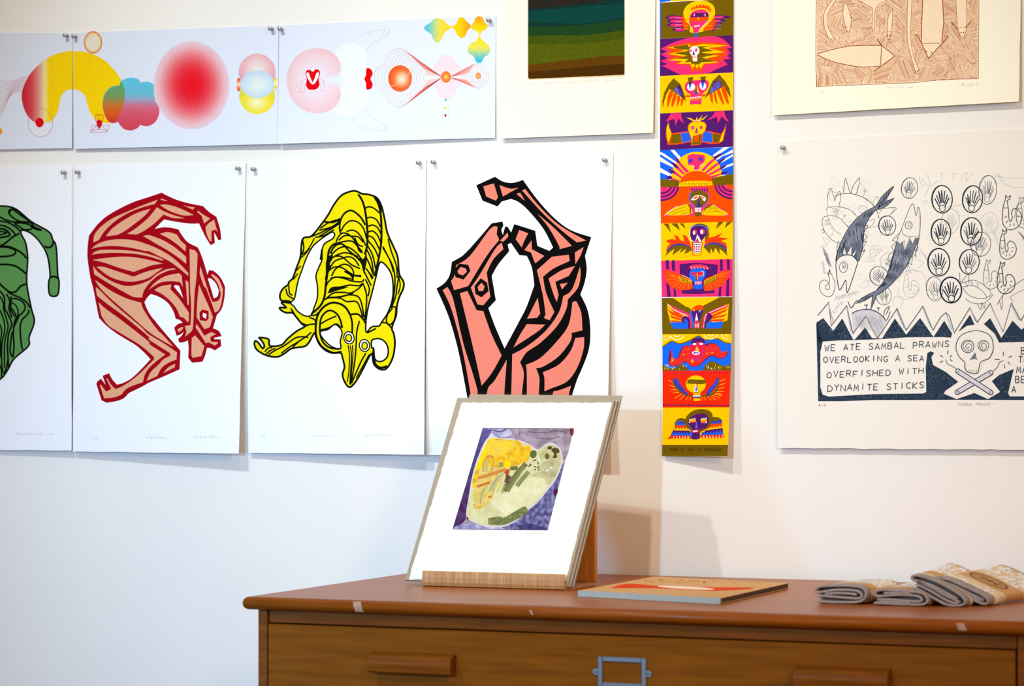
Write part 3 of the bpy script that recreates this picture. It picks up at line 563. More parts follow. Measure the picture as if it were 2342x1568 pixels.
for i in range(11):
    k_ = 1 - .07 * i
    A.s((222, 160, 168), 2.2, [(1680 + (x - 1680) * k_, 690 + (y - 690) * k_) for x, y in CV])
for i in range(22):
    f = i / 21; A.s((230, 118, 104), 1.8, [(1600, 683), (1290 + 150 * f, 462 + 150 * f)], 0); A.s((230, 118, 104), 1.8, [(1600, 696), (1285 + 160 * f, 930 - 150 * f)], 0)
    if i % 2: A.s((230, 118, 104), 1.8, [(1682, 684), (1895 - 60 * f, 570 + 80 * f)], 0); A.s((230, 118, 104), 1.8, [(1682, 694), (1900 - 70 * f, 780 - 60 * f)], 0)
A.flat(False)
A.g(rad(1245, 705, 112, 125, [(0, (250, 232, 220)), (.35, (246, 180, 140)), (.65, (240, 110, 58)), (1, (236, 84, 24))]), A._ell(1230, 700, 106, 118), 10)
A.s((250, 214, 190), 4, '1140,765 1180,765 1215,735 1230,700 1270,685 1305,665 1320,625')
A.g(rad(1640, 687, 43, 51, [(0, (252, 214, 110)), (.5, (244, 140, 60)), (1, (236, 100, 24))]), A._ell(1640, 687, 43, 51), 8)
A.g(rad(1928, 677, 23, 27, [(0, (252, 220, 150)), (.6, (244, 150, 70)), (1, (236, 110, 40))]), A._ell(1928, 677, 23, 27), 8)
st = [(1450, (82, 190, 214)), (1500, (120, 200, 196)), (1545, (190, 212, 130)), (1600, (244, 214, 66)), (1690, (250, 208, 30))]
A.g(lambda x, y: ramp(st, x), smooth_pts(P('1690,240 1650,270 1620,300 1600,350 1565,380 1530,360 1510,310 1480,285 1445,258 1460,225 1500,205 1530,170 1580,165 1620,180 1650,215'), True), 10)
A.g(lambda x, y: ramp([(1700, (252, 208, 10)), (1780, (252, 196, 14)), (1850, (246, 150, 20))], x), smooth_pts(P('1690,240 1730,215 1750,165 1785,153 1815,180 1850,215 1860,240 1830,275 1810,320 1775,338 1740,310 1720,270'), True), 10)
A.g(lambda x, y: ramp([(150, (246, 154, 20)), (220, (252, 196, 14)), (300, (250, 216, 30))], y), smooth_pts(P('1935,145 1970,160 1980,190 2008,225 2000,260 1960,280 1940,318 1920,280 1880,265 1862,235 1890,195 1905,160'), True), 10)
A.g(lambda x, y: ramp([(360, (250, 216, 40)), (430, (226, 216, 90)), (480, (150, 204, 160)), (540, (60, 186, 214))], y), smooth_pts(P('1938,322 1965,360 2000,385 2033,430 2020,480 1980,510 1960,550 1930,562 1905,545 1885,500 1840,470 1838,420 1870,385 1910,365'), True), 10)
A.e((60, 176, 190), 1637, 890, 8, 10); A.e((246, 214, 60), 1633, 961, 11, 12); A.e((190, 16, 30), 1635, 1030, 9, 12)
for x0 in (1603, 1665): A.s((214, 214, 230), 2, [(x0, 920), (x0 + (6 if x0 < 1640 else -6), 950), (x0, 1085)])
A.build('printed_shapes', o)

# --- striped landscape etching on cream paper
sh, o = print_on_wall(quad((1147, -200), (1503, -222), (1493.6, 303.6), (1145.2, 316.6), .002, .010, .012), M['cream'], 'cream sheet with dark green and brown striped rectangle, top centre')
A = Art(sh); A.frame(1120, 0, .25619); A.mi = 2
A.f((226, 196, 150), '337,-700 1208,-720 1209,672 1195,680 345,712 337,700')
A.f((72, 42, 5), '344,-700 1203,-720 1203,655 1195,667 360,704 344,695')
A.f((94, 58, 5), '344,-700 1203,-720 1203,570 900,590 600,620 344,640')
A.f((82, 90, 8), '344,-700 1203,-720 1203,495 1000,500 780,530 560,555 344,578')
A.f((66, 80, 10), '344,-700 1203,-720 1203,345 1000,372 800,388 560,395 344,400')
A.f((28, 64, 28), '344,-700 1203,-720 1203,268 1000,300 800,318 560,314 344,322')
A.f((14, 54, 42), '344,-700 1203,-720 1203,175 1000,205 800,228 560,238 344,240')
A.f((10, 64, 60), '344,-700 1203,-720 1203,150 1000,190 800,212 560,205 344,190')
A.f((15, 50, 48), '344,-700 1203,-720 1203,30 1000,45 800,62 560,85 344,100')
A.f((40, 36, 30), '344,-700 1203,-720 1203,-10 1000,10 800,40 640,55 500,70 344,75')
A.build('printed_landscape', o)
A = Art(sh); A.frame(1120, 0, .25619); PENCIL_D = (196, 186, 170); text(A, PENCIL_D, 2.2, '2/20', 342, 764, 19, 24, dy=-.6, slant=.3); text(A, PENCIL_D, 2.4, "'HORIZONTAL ATTENTION MACHINE'", 474, 757, 16.8, 22, dy=-.9, slant=.3, jit=2)
A.o(PENCIL_D, 2, 1022, 705, 28, 16, -20, 120, 420); scribble(A, PENCIL_D, 2, 1030, 1140, 728, 20, 18, 11, -8); text(A, PENCIL_D, 1.8, '2019', 1142, 714, 15, 18, slant=.2, dy=-1); A.build('signature', o)
# --- tall folded strip of winged skulls
OL, PU, YE, OR_, PK, BL, WH, LB, RD = (116, 90, 4), (84, 26, 108), (255, 200, 0), (255, 78, 0), (248, 46, 112), (24, 104, 252), (255, 244, 238), (96, 104, 214), (236, 44, 30)
rows = [(1509.6, -70, 1677, -80, .003, .004), (1509.6, 343, 1676.4, 336, .004, .006), (1511.5, 510, 1675.5, 506, .005, .009), (1513.5, 681, 1674.6, 678, .006, .014), (1514, 848, 1671.5, 847, .008, .02), (1514, 1042, 1664, 1043.3, .008, .03)]
sh = Sheet(rows, wl, nu=16, nv=16)
strip = sh.build('art_print', M['paper']); tag(strip, 'tall narrow strip of brightly coloured winged skull panels', 'print', 'prints pinned to the white wall')
def panel(): return Art(sh)
C4, C5, C6 = (1480, 0, .22312), (1480, 330, .23605), (1480, 670, .24859)
A = panel().frame(*C4)                                            # panel cut by the top of the frame
A.f(YE, '240,-340 886,-350 886,-12 240,14'); A.f(BL, '130,-330 240,-340 240,12 130,24'); A.build('printed_panel', strip)
A = panel().frame(*C4)                                            # hooded figure on olive
A.f(OL, '142,26 884,-12 882,362 132,399'); A.f(BL, '131,24 143,24 140,398 131,399')
for y, x0 in ((178, 188), (212, 205), (252, 203), (300, 255)): A.f(PU, f'{x0},{y+8} {x0+60},{y-22} 375,{y-8} 380,{y+22} {x0+70},{y+26}', 1); A.f(PK, f'{x0+30},{y+10} {x0+70},{y-10} 375,{y-2} 378,{y+15} {x0+90},{y+22}', 1)
for y, x1 in ((172, 860), (212, 810), (250, 770), (292, 720)): A.f(PU, f'690,{y-14} 760,{y-16} {x1},{y} {x1-60},{y+18} 690,{y+20}', 1); A.f(PK, f'690,{y-8} 750,{y-8} {x1-70},{y+2} {x1-110},{y+14} 690,{y+12}', 1)
A.f(OR_, '360,160 400,180 430,300 380,305 365,250'); A.f(OR_, '690,160 640,180 570,320 660,305 700,250')
for y in (190, 225, 262, 298): A.s(YE, 4, f'380,{y-6} 425,{y+4}'); A.s(YE, 4, f'610,{y+6} 665,{y-4}'); A.s(WH, 5, f'290,{y-6} 350,{y-8}', taper=1); A.s(WH, 5, f'700,{y-4} 760,{y-8}', taper=1)
A.f(YE, '445,332 438,270 400,215 372,150 382,95 420,48 480,18 545,8 610,14 660,38 690,75 697,120 690,165 655,215 610,262 580,300 565,326', 1)
A.f(OR_, '446,112 455,70 466,92 478,58 495,78 508,46 525,68 545,42 562,62 580,42 598,64 618,52 628,74 645,56 640,90 655,84 658,110 640,130 640,110 600,85 540,80 480,92')
A.f(PK, '478,330 470,290 440,255 432,205 445,150 480,115 540,98 590,102 625,135 632,180 615,225 580,265 545,290 530,325', 1)
A.f(PU, '445,170 470,135 625,132 630,165 628,172 450,178'); A.f(OR_, '436,205 438,180 628,172 628,205 600,215 440,222'); A.f(YE, '515,200 525,175 535,200')
A.e(WH, 484, 154, 7, 13); A.e(PK, 478, 154, 8, 12); A.e(WH, 594, 154, 7, 13); A.e(PK, 588, 154, 8, 12)
A.f(WH, '482,262 540,254 540,270 484,278'); A.s(WH, 5, '535,322 550,290 600,240 625,215')
for x in (492, 503, 514, 526): A.s(PK, 4, f'{x},258 {x+2},278')
A.f((70, 100, 150), '472,336 526,332 524,372 474,374'); A.s(OL, 3, '474,352 524,348'); A.build('printed_panel', strip)
A = panel().frame(*C4)                                            # flaming skull
A.f(PU, '132,400 882,362 882,742 132,779')
A.f(PK, '140,500! 260,440 400,395 560,378 690,372 790,410 870,488! 795,505! 868,548! 790,558! 862,598! 780,612! 828,660! 700,715 610,752 380,768 300,745 150,672! 215,655! 135,628! 210,598! 138,555! 205,530!', 1)
A.f(OR_, '175,492 330,452 470,430 610,430 760,440 850,468 760,485 850,520 760,535 845,565 760,580 790,610 700,630 760,650 590,662 570,715 545,745 530,708 515,745 495,708 475,745 440,700 440,668 270,655 330,625 200,610 280,580 190,550 260,520')
A.f(YE, '205,488 440,450 430,475 560,455 570,450 830,466 720,482 610,490 800,535 690,545 600,548 740,572 640,590 600,600 730,640 580,652 550,705 530,668 512,705 490,668 465,705 440,652 310,655 370,625 220,618 390,580 210,552 340,528 390,512')
A.f(OL, '260,480 425,455 420,480 560,475 700,462 600,480 568,490 690,520 590,530 560,540 700,560 600,580 560,590 700,630 555,640 530,660 545,672 512,655 490,672 480,650 455,665 450,635 380,640 425,605 300,600 415,570 270,545 400,525 430,512 300,500')
for x in (460, 478, 496, 514): A.s(OR_, 5, f'{x},445 {x+4},490')
A.f(OR_, '428,500 450,475 475,600 470,630 450,580')
A.f(WH, '488,474 520,480 536,510 534,540 512,570 512,625 470,622 468,582 440,545 436,510 455,482', 1)
A.e(PK, 450, 520, 8, 16, 10); A.e(PK, 503, 512, 12, 20, 10); A.f((60, 40, 160), '480,512 490,565 464,562'); A.s(PK, 3, '468,578 510,575'); A.s(PK, 3, '468,592 508,592')
for x in (476, 486, 496): A.s(PK, 3, f'{x},577 {x},593')
A.build('printed_panel', strip)
A = panel().frame(*C4)                                            # skull with striped wings on yellow
A.f(YE, '133,779 882,742 880,1130 133,1162')
A.f(OL, '272,800 340,860 370,930 402,1040 340,985 230,912 200,960 175,1040 160,1104 156,1040 175,950 215,870'); A.f(OL, '740,762 800,830 845,910 862,1008 830,960 790,885 640,965 586,1010 630,920 670,830')
for q in ('238,930 270,940 235,1040 215,1100 205,1060 215,980', '275,955 305,975 270,1080 255,1095 250,1050', '315,980 340,1000 322,1070 305,1095 308,1040', '350,1005 375,1020 360,1070 345,1085'): A.f(OR_, q, 1)
for q in ('640,965 670,955 672,1060 655,1035', '680,950 700,945 722,1060 700,1040', '715,935 745,920 790,1065 765,1050', '760,905 800,890 838,1055 810,1040'): A.f(OR_, q, 1)
A.f(PU, '275,910 335,868 385,1008 360,1000 300,950'); A.f(LB, '278,912 300,895 345,985 300,950'); A.f(PU, '640,965 690,830 735,828 770,885 700,925'); A.f(LB, '645,960 655,905 700,850 735,835 765,880 700,920')
r_ = random.Random(4)
for i in range(16): A.f(PU if i % 2 else LB, [(300 + 4 * i + r_.uniform(-8, 8), 890 + 6 * i), (314 + 4 * i, 895 + 6 * i), (306 + 4 * i, 912 + 6 * i)]); A.f(PU, [(668 + 6 * i + r_.uniform(-6, 6), 890 - 3 * i + 14 * (i % 3)), (682 + 6 * i, 890 - 3 * i + 14 * (i % 3)), (674 + 6 * i, 876 - 3 * i + 14 * (i % 3))])
A.f(OR_, '390,978 440,975 440,995 388,992'); A.f(OR_, '560,968 610,962 590,985 560,990')
A.f(PK, '440,1072! 440,1000! 445,970! 395,930 388,880 410,840 460,825 520,822 580,814 625,835 632,875 610,920 560,965! 555,1070! 500,1066', 1)
A.e(WH, 452, 892, 42, 38, -8); A.e(WH, 572, 880, 34, 42, -8); A.f(BL, '428,865 455,862 438,925'); A.f(BL, '555,850 590,845 568,915'); A.f(YE, '510,868 540,965 512,940'); A.f(OL, '510,868 512,940 485,968 500,905'); A.f((40, 90, 190), '485,968 512,940 528,950 520,965')
A.f(OL, '418,795 475,788 455,862 428,865'); A.f(OL, '545,788 605,782 590,845 560,850'); A.f(PU, '430,850 458,830 455,862 430,865'); A.f(PU, '552,822 600,818 590,845 556,850')
for i in range(5): A.f(WH, f'{443+23*i},{998-3*i} {461+23*i},{996-3*i} {460+23*i},{1010-3*i} {444+23*i},{1012-3*i}')
for i in range(5): A.f(OR_, f'{446+21*i},1018 {464+21*i},1016 {462+21*i},1030 {447+21*i},1032'); A.s(YE, 3, f'{444+22*i},1015 {446+22*i},1034', 0)
A.s(YE, 4, '442,1016 552,1004'); A.build('printed_panel', strip)
A = panel().frame(*C4)                                            # strong-armed skull on purple
A.f(PU, '133,1162 880,1130 880,1503 133,1538')
A.f(PK, '245,1160 355,1158 350,1185 365,1240 388,1270 345,1240 325,1210 290,1285 280,1215 190,1250 220,1205'); A.f(PK, '700,1142 790,1138 800,1180 840,1255 795,1225 765,1190 725,1265 718,1195 612,1235 670,1190')
A.f(OR_, '220,1242 195,1310 190,1390 210,1485 300,1482 450,1455 460,1420 430,1345 330,1355 255,1365 230,1310'); A.f(OR_, '815,1262 780,1340 760,1372 640,1345 570,1345 560,1460 650,1475 740,1470 780,1440 800,1350')
A.f(YE, '216,1262 200,1310 200,1400 220,1460 250,1375 230,1310'); A.f(YE, '808,1285 790,1340 768,1372 740,1460 775,1440 795,1350')
A.f(OL, '260,1378 340,1370 355,1455 300,1470 230,1465'); A.f(OL, '670,1370 760,1378 735,1455 680,1465'); A.f(BL, '342,1368 430,1352 455,1405 450,1440 362,1462'); A.f(BL, '575,1360 600,1345 665,1365 670,1460 565,1448')
for x in (375, 402, 428): A.s(PU, 3, f'{x-8},1362 {x+10},1450')
for x in (605, 632): A.s(PU, 3, f'{x},1350 {x-6},1455')
A.f(YE, '455,1490! 455,1425! 420,1330 425,1280 460,1250 540,1242 590,1255 608,1290 595,1340 560,1380! 550,1478!', 1); A.s(OR_, 6, '455,1490! 455,1425! 420,1330 425,1280 460,1250 540,1242 590,1255 608,1290 595,1340 560,1380! 550,1478!', 0, 1)
A.f(OL, '470,1395 558,1370 545,1475 460,1485'); A.f(OR_, '476,1390 532,1384 526,1452 478,1455'); A.e(PK, 468, 1308, 17, 20); A.e(PK, 554, 1306, 14, 18); A.f((60, 40, 160), '505,1302 525,1365 490,1366'); A.f(PK, '508,1330 520,1366 492,1364')
for y in (1402, 1420, 1438): A.s(OL, 3, f'476,{y} 530,{y-4}')
for q in ('470,1240 400,1205 450,1210 490,1235', '490,1240 512,1195 520,1235', '515,1238 570,1175 545,1235', '535,1238 624,1175 580,1225'): A.f(YE, q)
A.s(WH, 4, '470,1241 550,1236'); A.build('printed_panel', strip)
A = panel().frame(*C5)                                            # sunrise skull
A.f(BL, '127,55 832,25 832,290 128,345')
for q in ('127,75 160,85 300,185 290,195 127,95', '127,120 270,215 255,225 127,165', '127,225 250,300 240,320 127,270', '225,55 262,52 335,135 320,160', '740,30 800,27 650,128 635,105', '832,48 680,150 660,140 832,80', '832,115 690,195 700,170 832,95', '832,200 700,250 715,225 832,180'): A.f(WH, q)
A.f(YE, A._ell(484, 315, 245, 243, 0, 178, 362, 40) + [(620, 400), (310, 400)])
FW = [('260,120 300,150 410,265 375,275 290,175', '262,122 300,145 330,185 290,170'), ('235,175 290,200 370,285 345,290 260,215', '232,172 285,195 305,232 262,220'), ('205,235 260,250 350,325 330,330 240,275', '202,235 255,250 275,285 232,278'), ('185,305 230,320 330,352 235,345', '183,310 230,300 250,330 200,342'),
      ('525,250 600,170 715,85 725,95 640,165 545,262', '640,125 715,82 722,98 655,150'), ('560,270 640,205 755,130 750,145 680,205 575,285', '690,165 758,125 755,140 700,192'), ('590,290 700,230 770,195 760,215 700,255 600,305', '705,222 772,195 762,215 715,245'), ('610,310 720,280 790,260 780,275 700,300 620,335', '715,270 792,258 770,282 718,292')]
for a, b_ in FW: A.f(PK, a); A.f(PU, b_)
A.f(OR_, A._ell(480, 392, 165, 135, 0, 180, 360) + [(645, 400), (315, 400)])
A.f(OL, '129,335 315,352 305,408 130,415'); A.f(OL, '620,330 832,282 832,390 645,395'); A.f(YE, '320,370 400,355 560,352 630,360 634,395 560,402 300,408')
for i in range(22): A.s(OL, 4, f'{318+14*i},{368 + (i%3)*4} {316+14*i},{388+(i%4)*4}', 0)
A.f(PK, '395,110 440,95 500,98 550,105 560,140 545,185 515,205 500,245 452,245 455,212 400,200 393,160', 1); A.s(WH, 4, '410,202 452,208 450,245 505,245 515,208 550,180'); A.e((60, 60, 200), 422, 158, 24, 18, -25); A.e((60, 60, 200), 518, 144, 24, 18, 35); A.f(OR_, '468,120 490,185 475,182'); A.build('printed_panel', strip)
A = panel().frame(*C5)                                            # drowsy skull on orange
A.f(OR_, '130,412 645,397 832,390 831,748 133,765')
for wd, k_ in ((0, 0), (1, .2), (2, .4), (3, .6)):
    A.f(PU if wd % 2 == 0 else PK, [(130, 552 - 150 * k_), (215 - 40 * k_, 520 - 110 * k_), (295 - 80 * k_, 412), (130, 415)])
for kk in range(6): A.o(PU if kk % 2 == 0 else PK, 17, 130, 400, 172 - 17 * kk, 142 - 17 * kk, 0, 3, 90); A.o(PU if kk % 2 == 0 else PK, 17, 832, 388, 172 - 17 * kk, 136 - 17 * kk, 0, 92, 180)
A.f(PK, '160,700 175,670 250,610 380,568 430,580 400,520 410,480 440,445 400,420 570,408 595,450 610,480 590,550 575,580 625,568 700,600 790,665 810,695 600,685 200,690')
A.f(YE, '180,682 260,620 385,575 410,590 425,675', 1); A.f(YE, '540,680 570,610 630,580 700,620 785,682', 1); A.f(OL, '385,575 405,580 428,620 422,675 410,670 412,615'); A.f(OL, '540,670 560,610 625,570 640,582 570,625'); A.s(WH, 4, '168,690 250,622 300,598')
for q in ('200,680 270,640 380,600', '240,680 300,655 400,630', '320,680 400,655', '580,640 640,620 700,655', '570,665 650,645 740,670', '590,615 650,605 690,625'): A.s(OL, 4, q)
for i in range(7): A.f(PU, f'{425+26*i},{425+ (i%2)*4} {437+26*i},424 {444+24*i},455 {432+24*i},458')
A.f(BL, '460,610 430,575 408,525 415,480 440,455 420,530 450,590 475,600', 1); A.f(OL, '465,690 465,600 430,555 420,505 440,462 500,445 560,458 590,495 582,550 540,600 522,610 522,690', 1); A.s(BL, 5, '595,480 592,545 545,605'); A.f((40, 60, 150), '500,520 528,612 478,612'); A.f(PU, '503,535 515,600 488,600')
A.f(WH, '425,535 460,498 505,490 500,515 470,540 440,542'); A.f(WH, '508,490 545,500 572,520 560,555 545,545'); A.f(OR_, '445,530 460,508 495,500 490,515 465,528'); A.f(OR_, '515,500 540,505 560,525 540,525')
A.f(WH, '462,614 524,612 522,655 464,655'); A.s(RD, 3, '462,634 524,632')
for x in (474, 486, 498, 510): A.s(RD, 3, f'{x},618 {x},652')
A.build('printed_panel', strip)
A = panel().frame(*C5)                                            # skull with red feathers on yellow
A.f(YE, '133,765 831,748 828,1110 136,1128')
for q in ('160,768 208,768 232,855', '230,766 295,765 318,835', '310,765 352,765 376,820', '690,752 745,750 665,820', '775,750 828,748 750,812'): A.f(OL, q)
RDF = '180,1040 195,990 225,960 190,945 185,930 240,915 280,925 262,875 300,890 325,930 360,940 345,870 385,890 410,940 430,1000 425,1030 390,980 320,970 240,985'
A.f((240, 60, 10), RDF); A.f((240, 60, 10), '550,1000 565,925 615,845 595,905 645,895 735,855 690,900 795,910 715,935 765,955 775,1000 770,1030 740,980 640,960 570,985')
A.f((60, 60, 160), '190,1040 240,980 320,960 390,980 435,1015 435,1030 320,980', 1); A.f((60, 60, 160), '550,1000 590,960 660,950 740,975 772,1025 760,1040 700,985', 1)
A.f(OL, '170,1082 200,1030 260,985 330,975 395,990 435,1018 400,1045 362,1060 380,1010 310,1058 340,1005 245,1075 265,1010'); A.f(OL, '555,1000 600,965 680,970 740,1000 770,1045 780,1082 740,1040 700,1010 708,1070 660,1000 640,1055 620,1005 608,1062'); 
A.f(OL, '560,940 595,880 590,800 540,770 480,770 430,795 460,785 545,800 570,850', 1); A.f(LB, '410,830 430,795 490,780 560,790 590,820 560,900 580,830 540,795 440,800', 1); A.f(WH, '415,830 412,880 425,930 450,948 530,945 520,930 440,930', 1)
A.f(PU, '418,850 430,810 480,790 545,795 575,830 570,880 535,925 525,945 445,935 420,895', 1); A.e(PK, 463, 850, 20, 26, 10); A.e(WH, 454, 856, 11, 20); A.e(PK, 540, 845, 22, 28, 5); A.e(WH, 528, 847, 14, 21); A.f(WH, '488,870 528,942 458,942'); A.f((220, 40, 70), '488,900 502,942 468,942'); A.f(BL, '475,900 486,870 468,942 455,942')
A.f((230, 70, 20), '430,940 540,950 520,1075 442,1078'); A.f(WH, '450,955 528,955 515,1065 450,1070'); A.f(YE, '455,1048 520,1045 515,1070 450,1072')
for y in (962, 985, 1008, 1030):
    for i in range(4): A.f((90, 90, 160) if y in (962, 1030) else (200, 50, 90), f'{455+17*i},{y} {467+17*i},{y} {466+17*i},{y+15} {456+17*i},{y+15}')
A.build('printed_panel', strip)
A = panel().frame(*C5)                                            # blue skull on magenta
A.f(PK, '136,1128 828,1110 826,1472 143,1480')
for q in ('178,1122 210,1120 212,1212 185,1212', '238,1122 268,1120 272,1225 240,1222', '705,1114 732,1112 735,1225 708,1225', '772,1112 800,1111 802,1215 775,1220', '185,1330 215,1350 232,1476 195,1478', '255,1390 275,1400 285,1475 262,1476', '700,1360 722,1345 715,1474 688,1474', '770,1320 795,1290 795,1472 765,1472', '315,1160 480,1145 685,1165 680,1260 640,1300 655,1440 480,1450 335,1445 325,1300 318,1260'): A.f(PU, q)
A.f((240, 70, 20), '165,1220 240,1230 330,1262 420,1310 438,1350 435,1400 330,1412 240,1385 185,1330 168,1280', 1); A.f((240, 70, 20), '795,1215 700,1245 620,1280 555,1310 548,1370 560,1418 640,1410 730,1365 780,1300', 1)
for q in ('215,1272 300,1288', '200,1310 310,1300', '220,1345 320,1315', '255,1375 335,1325', '300,1395 355,1335', '345,1400 380,1345', '400,1400 405,1350', '680,1260 750,1250', '690,1290 770,1270', '670,1320 740,1330', '640,1340 690,1375', '605,1350 630,1395', '575,1355 590,1400', '690,1275 790,1235', '215,1260 285,1275'): A.s(YE, 5, q, taper=1)
A.f(YE, '300,1270 420,1320 435,1355 325,1325'); A.f(OL, '312,1275 425,1330 430,1355 330,1320'); A.f(YE, '555,1320 680,1258 678,1290 555,1355'); A.f(OL, '560,1325 678,1265 675,1305 560,1370')
for i in range(6): A.s(YE, 4, f'{330+18*i},{1286+6*i} {328+18*i},{1322+6*i}', 0); A.s(YE, 4, f'{572+18*i},{1318-9*i} {574+18*i},{1362-10*i}', 0)
A.s(YE, 4, '322,1296 430,1345', 0); A.s(YE, 4, '560,1346 678,1284', 0); A.s(WH, 4, '340,1265 410,1300 435,1330')
A.f((236, 50, 90), '405,1185 440,1165 520,1160 580,1175 610,1205 585,1212 560,1200 480,1195 420,1210')
for i in range(6): A.s(WH, 4, f'{425+30*i},{1180 + abs(i-2)*3} {438+30*i},{1205+abs(i-2)*2}', 0)
A.f(BL, '455,1395 455,1340 415,1290 412,1240 440,1208 500,1200 555,1212 570,1245 555,1290 532,1330 532,1398', 1); A.f((230, 40, 80), '428,1240 545,1230 545,1270 505,1275 500,1310 470,1310 465,1270 430,1268'); A.s(WH, 4, '525,1235 546,1232 545,1270 508,1274'); A.f(OL, '472,1250 488,1250 490,1310 478,1310'); A.f(YE, '480,1250 490,1250 492,1305 486,1308')
A.f((230, 60, 90), '462,1325 530,1322 528,1356 465,1358')
for i in range(5): A.s(WH, 5, f'{470+13*i},1328 {471+13*i},1354', 0)
A.build('printed_panel', strip)
A = panel().frame(*C6)                                            # bird-headed skull on olive
A.f(OL, '135,45 785,35 775,375 140,378'); A.f(YE, '235,42 670,36 410,170 380,140'); A.f(WH, '135,38 240,37 230,43 135,45')
A.f(YE, '186,92 240,140 330,190 380,215 320,250 318,268 215,270 190,180'); A.f(YE, '752,96 640,140 570,185 550,230 600,268 700,262 740,250'); A.f(OL, '380,130 420,160 400,185 300,140 230,100')
for q in ('186,92 205,118 330,205 345,220 260,190 195,120', '188,150 340,222 320,236 220,195', '200,200 325,240 318,255 230,230', '215,248 318,258 318,270 225,268', '748,100 620,160 570,200 600,190 740,130', '745,140 585,205 600,225 720,170', '740,190 600,222 590,240 710,215', '720,235 585,245 580,260 690,262'): A.f((246, 70, 10), q)
A.f(PK, '195,98 300,150 390,190 415,230 410,320 390,320 395,250 370,210 300,180'); A.s(WH, 5, '192,105 240,150 300,178 370,205'); A.f(PK, '740,98 620,150 545,185 520,215 500,320 520,320 530,260 560,205 640,165'); A.s(WH, 5, '735,115 640,150 560,190 535,215 522,315')
A.f(BL, '208,270 320,265 330,235 360,240 375,260 385,325 245,328'); A.f(BL, '705,262 590,268 560,240 545,325 680,322'); A.f(PU, '318,250 330,220 360,212 390,240 395,320 375,322 375,265 350,235 340,262 358,270 335,278', 1); A.f(PU, '600,215 580,185 550,200 540,315 525,315 530,250 550,275 575,255 590,240', 1)
A.f((246, 70, 10), '410,170 425,130 465,110 505,115 520,150 510,165 450,175', 1); A.f(BL, '395,155 415,170 435,325 425,325 405,230'); A.f(PU, '410,170 440,160 520,150 490,240 480,265 430,262'); A.f(YE, '420,150 435,145 440,170'); A.f(YE, '470,175 490,150 500,160'); A.f(BL, '475,175 500,155 495,180'); A.f(WH, '455,180 470,250 440,255'); A.f(PK, '432,264 488,258 480,320 435,322'); A.f((250, 70, 30), '460,262 488,258 482,300 460,300')
for x in (447, 460, 472): A.s(WH, 4, f'{x},280 {x},318', 0)
A.s(WH, 3, '436,300 470,298', 0); A.build('printed_panel', strip)
A = panel().frame(*C6)                                            # red-winged man over the sea
A.f(BL, '140,378 775,375 770,712 142,715'); A.f(YE, '140,378! 775,375! 773,470! 720,455 650,420 600,425 530,430 480,395 440,410 380,440 300,465 230,440 190,460 140,495!', 1); A.s(OL, 10, '140,495 190,462 230,442 300,465 380,440 440,410 480,395 530,430 600,425 650,420 720,455 773,462')
for cx, cy in ((150, 385), (275, 380), (585, 375), (745, 375)):
    for r_ in (20, 48): A.o(WH, 6, cx, cy, r_ * 1.3, r_, 0, 10 if cx < 740 else 92, 170 if cx > 160 else 88)
A.f(OL, '141,645! 180,680 240,695 320,655 370,690 400,712! 142,715!', 1); A.f(OL, '500,712! 560,640 600,625 660,650 720,670 768,640! 769,712!', 1); rr = random.Random(8)
for i in range(34):
    x = rr.uniform(145, 360) if i % 2 else rr.uniform(545, 765); y = rr.uniform(660, 700); A.s(YE if i % 3 else WH, 4, [(x, y - 10), (x + 2, y + 8)], 0)
A.f(PU, '225,520 205,560 198,640 235,672 300,660 350,630 410,675 480,665 540,610 600,580 680,605 735,570 742,530 690,545 650,480 590,455 520,480 400,485 350,478 310,520 280,590 240,600', 1); A.f(RD, '226,520 215,600 205,650 240,668 310,655 350,625 410,672 480,660 540,600 600,572 680,600 728,570 740,530 690,545 650,485 590,462 530,490 400,490 350,482 315,530 285,595 245,610', 1)
for i in range(60):
    x, y = rr.choice([(rr.uniform(320, 400), rr.uniform(500, 600)), (rr.uniform(540, 650), rr.uniform(480, 560)), (rr.uniform(380, 480), rr.uniform(600, 655)), (rr.uniform(220, 320), rr.uniform(600, 650)), (rr.uniform(640, 710), rr.uniform(540, 590))]); A.s(rr.choice((YE, OR_, PK, PK)), 6, [(x - 9, y + 5), (x + 9, y - 5)], 0)
A.f((236, 30, 80), '412,600 405,470 530,455 520,540 490,590 450,612', 1); A.f(PU, '410,470 415,430 465,410 515,420 530,460 470,448', 1); A.s((110, 80, 200), 5, '525,530 495,590 450,615 415,600')
A.e(WH, 437, 468, 18, 9); A.e(WH, 498, 466, 18, 10); A.f(YE, '460,482 480,530 442,530'); A.e(WH, 450, 550, 36, 18); A.e((40, 60, 170), 450, 550, 28, 9)
for x in (430, 443, 456, 468): A.s(WH, 3, f'{x},540 {x},560', 0)
A.build('printed_panel', strip)
A = panel().frame(*C6)                                            # sun skull on red
A.f((250, 40, 8), '142,715 770,712 757,1050 143,1052')
for i in range(24): A.e((190, 30, 90), 155 + 25.5 * i, 741 - .4 * i, 6, 7); A.e((84, 30, 110), 152 + 25.8 * i, 1028 + .3 * i, 8, 8)
for q in ('198,800 250,830', '205,845 275,870', '222,890 285,890', '235,920 305,908', '255,965 325,925', '300,980 350,935', '355,985 380,950', '395,985 402,955', '720,790 660,815', '718,830 650,850', '705,870 630,880', '705,905 610,905', '690,945 590,920', '635,985 570,935', '590,985 548,945', '540,985 528,950', '505,985 508,955', '240,880 290,900', '690,930 600,915', '670,965 580,930'): A.s(YE, 13, q, taper=1)
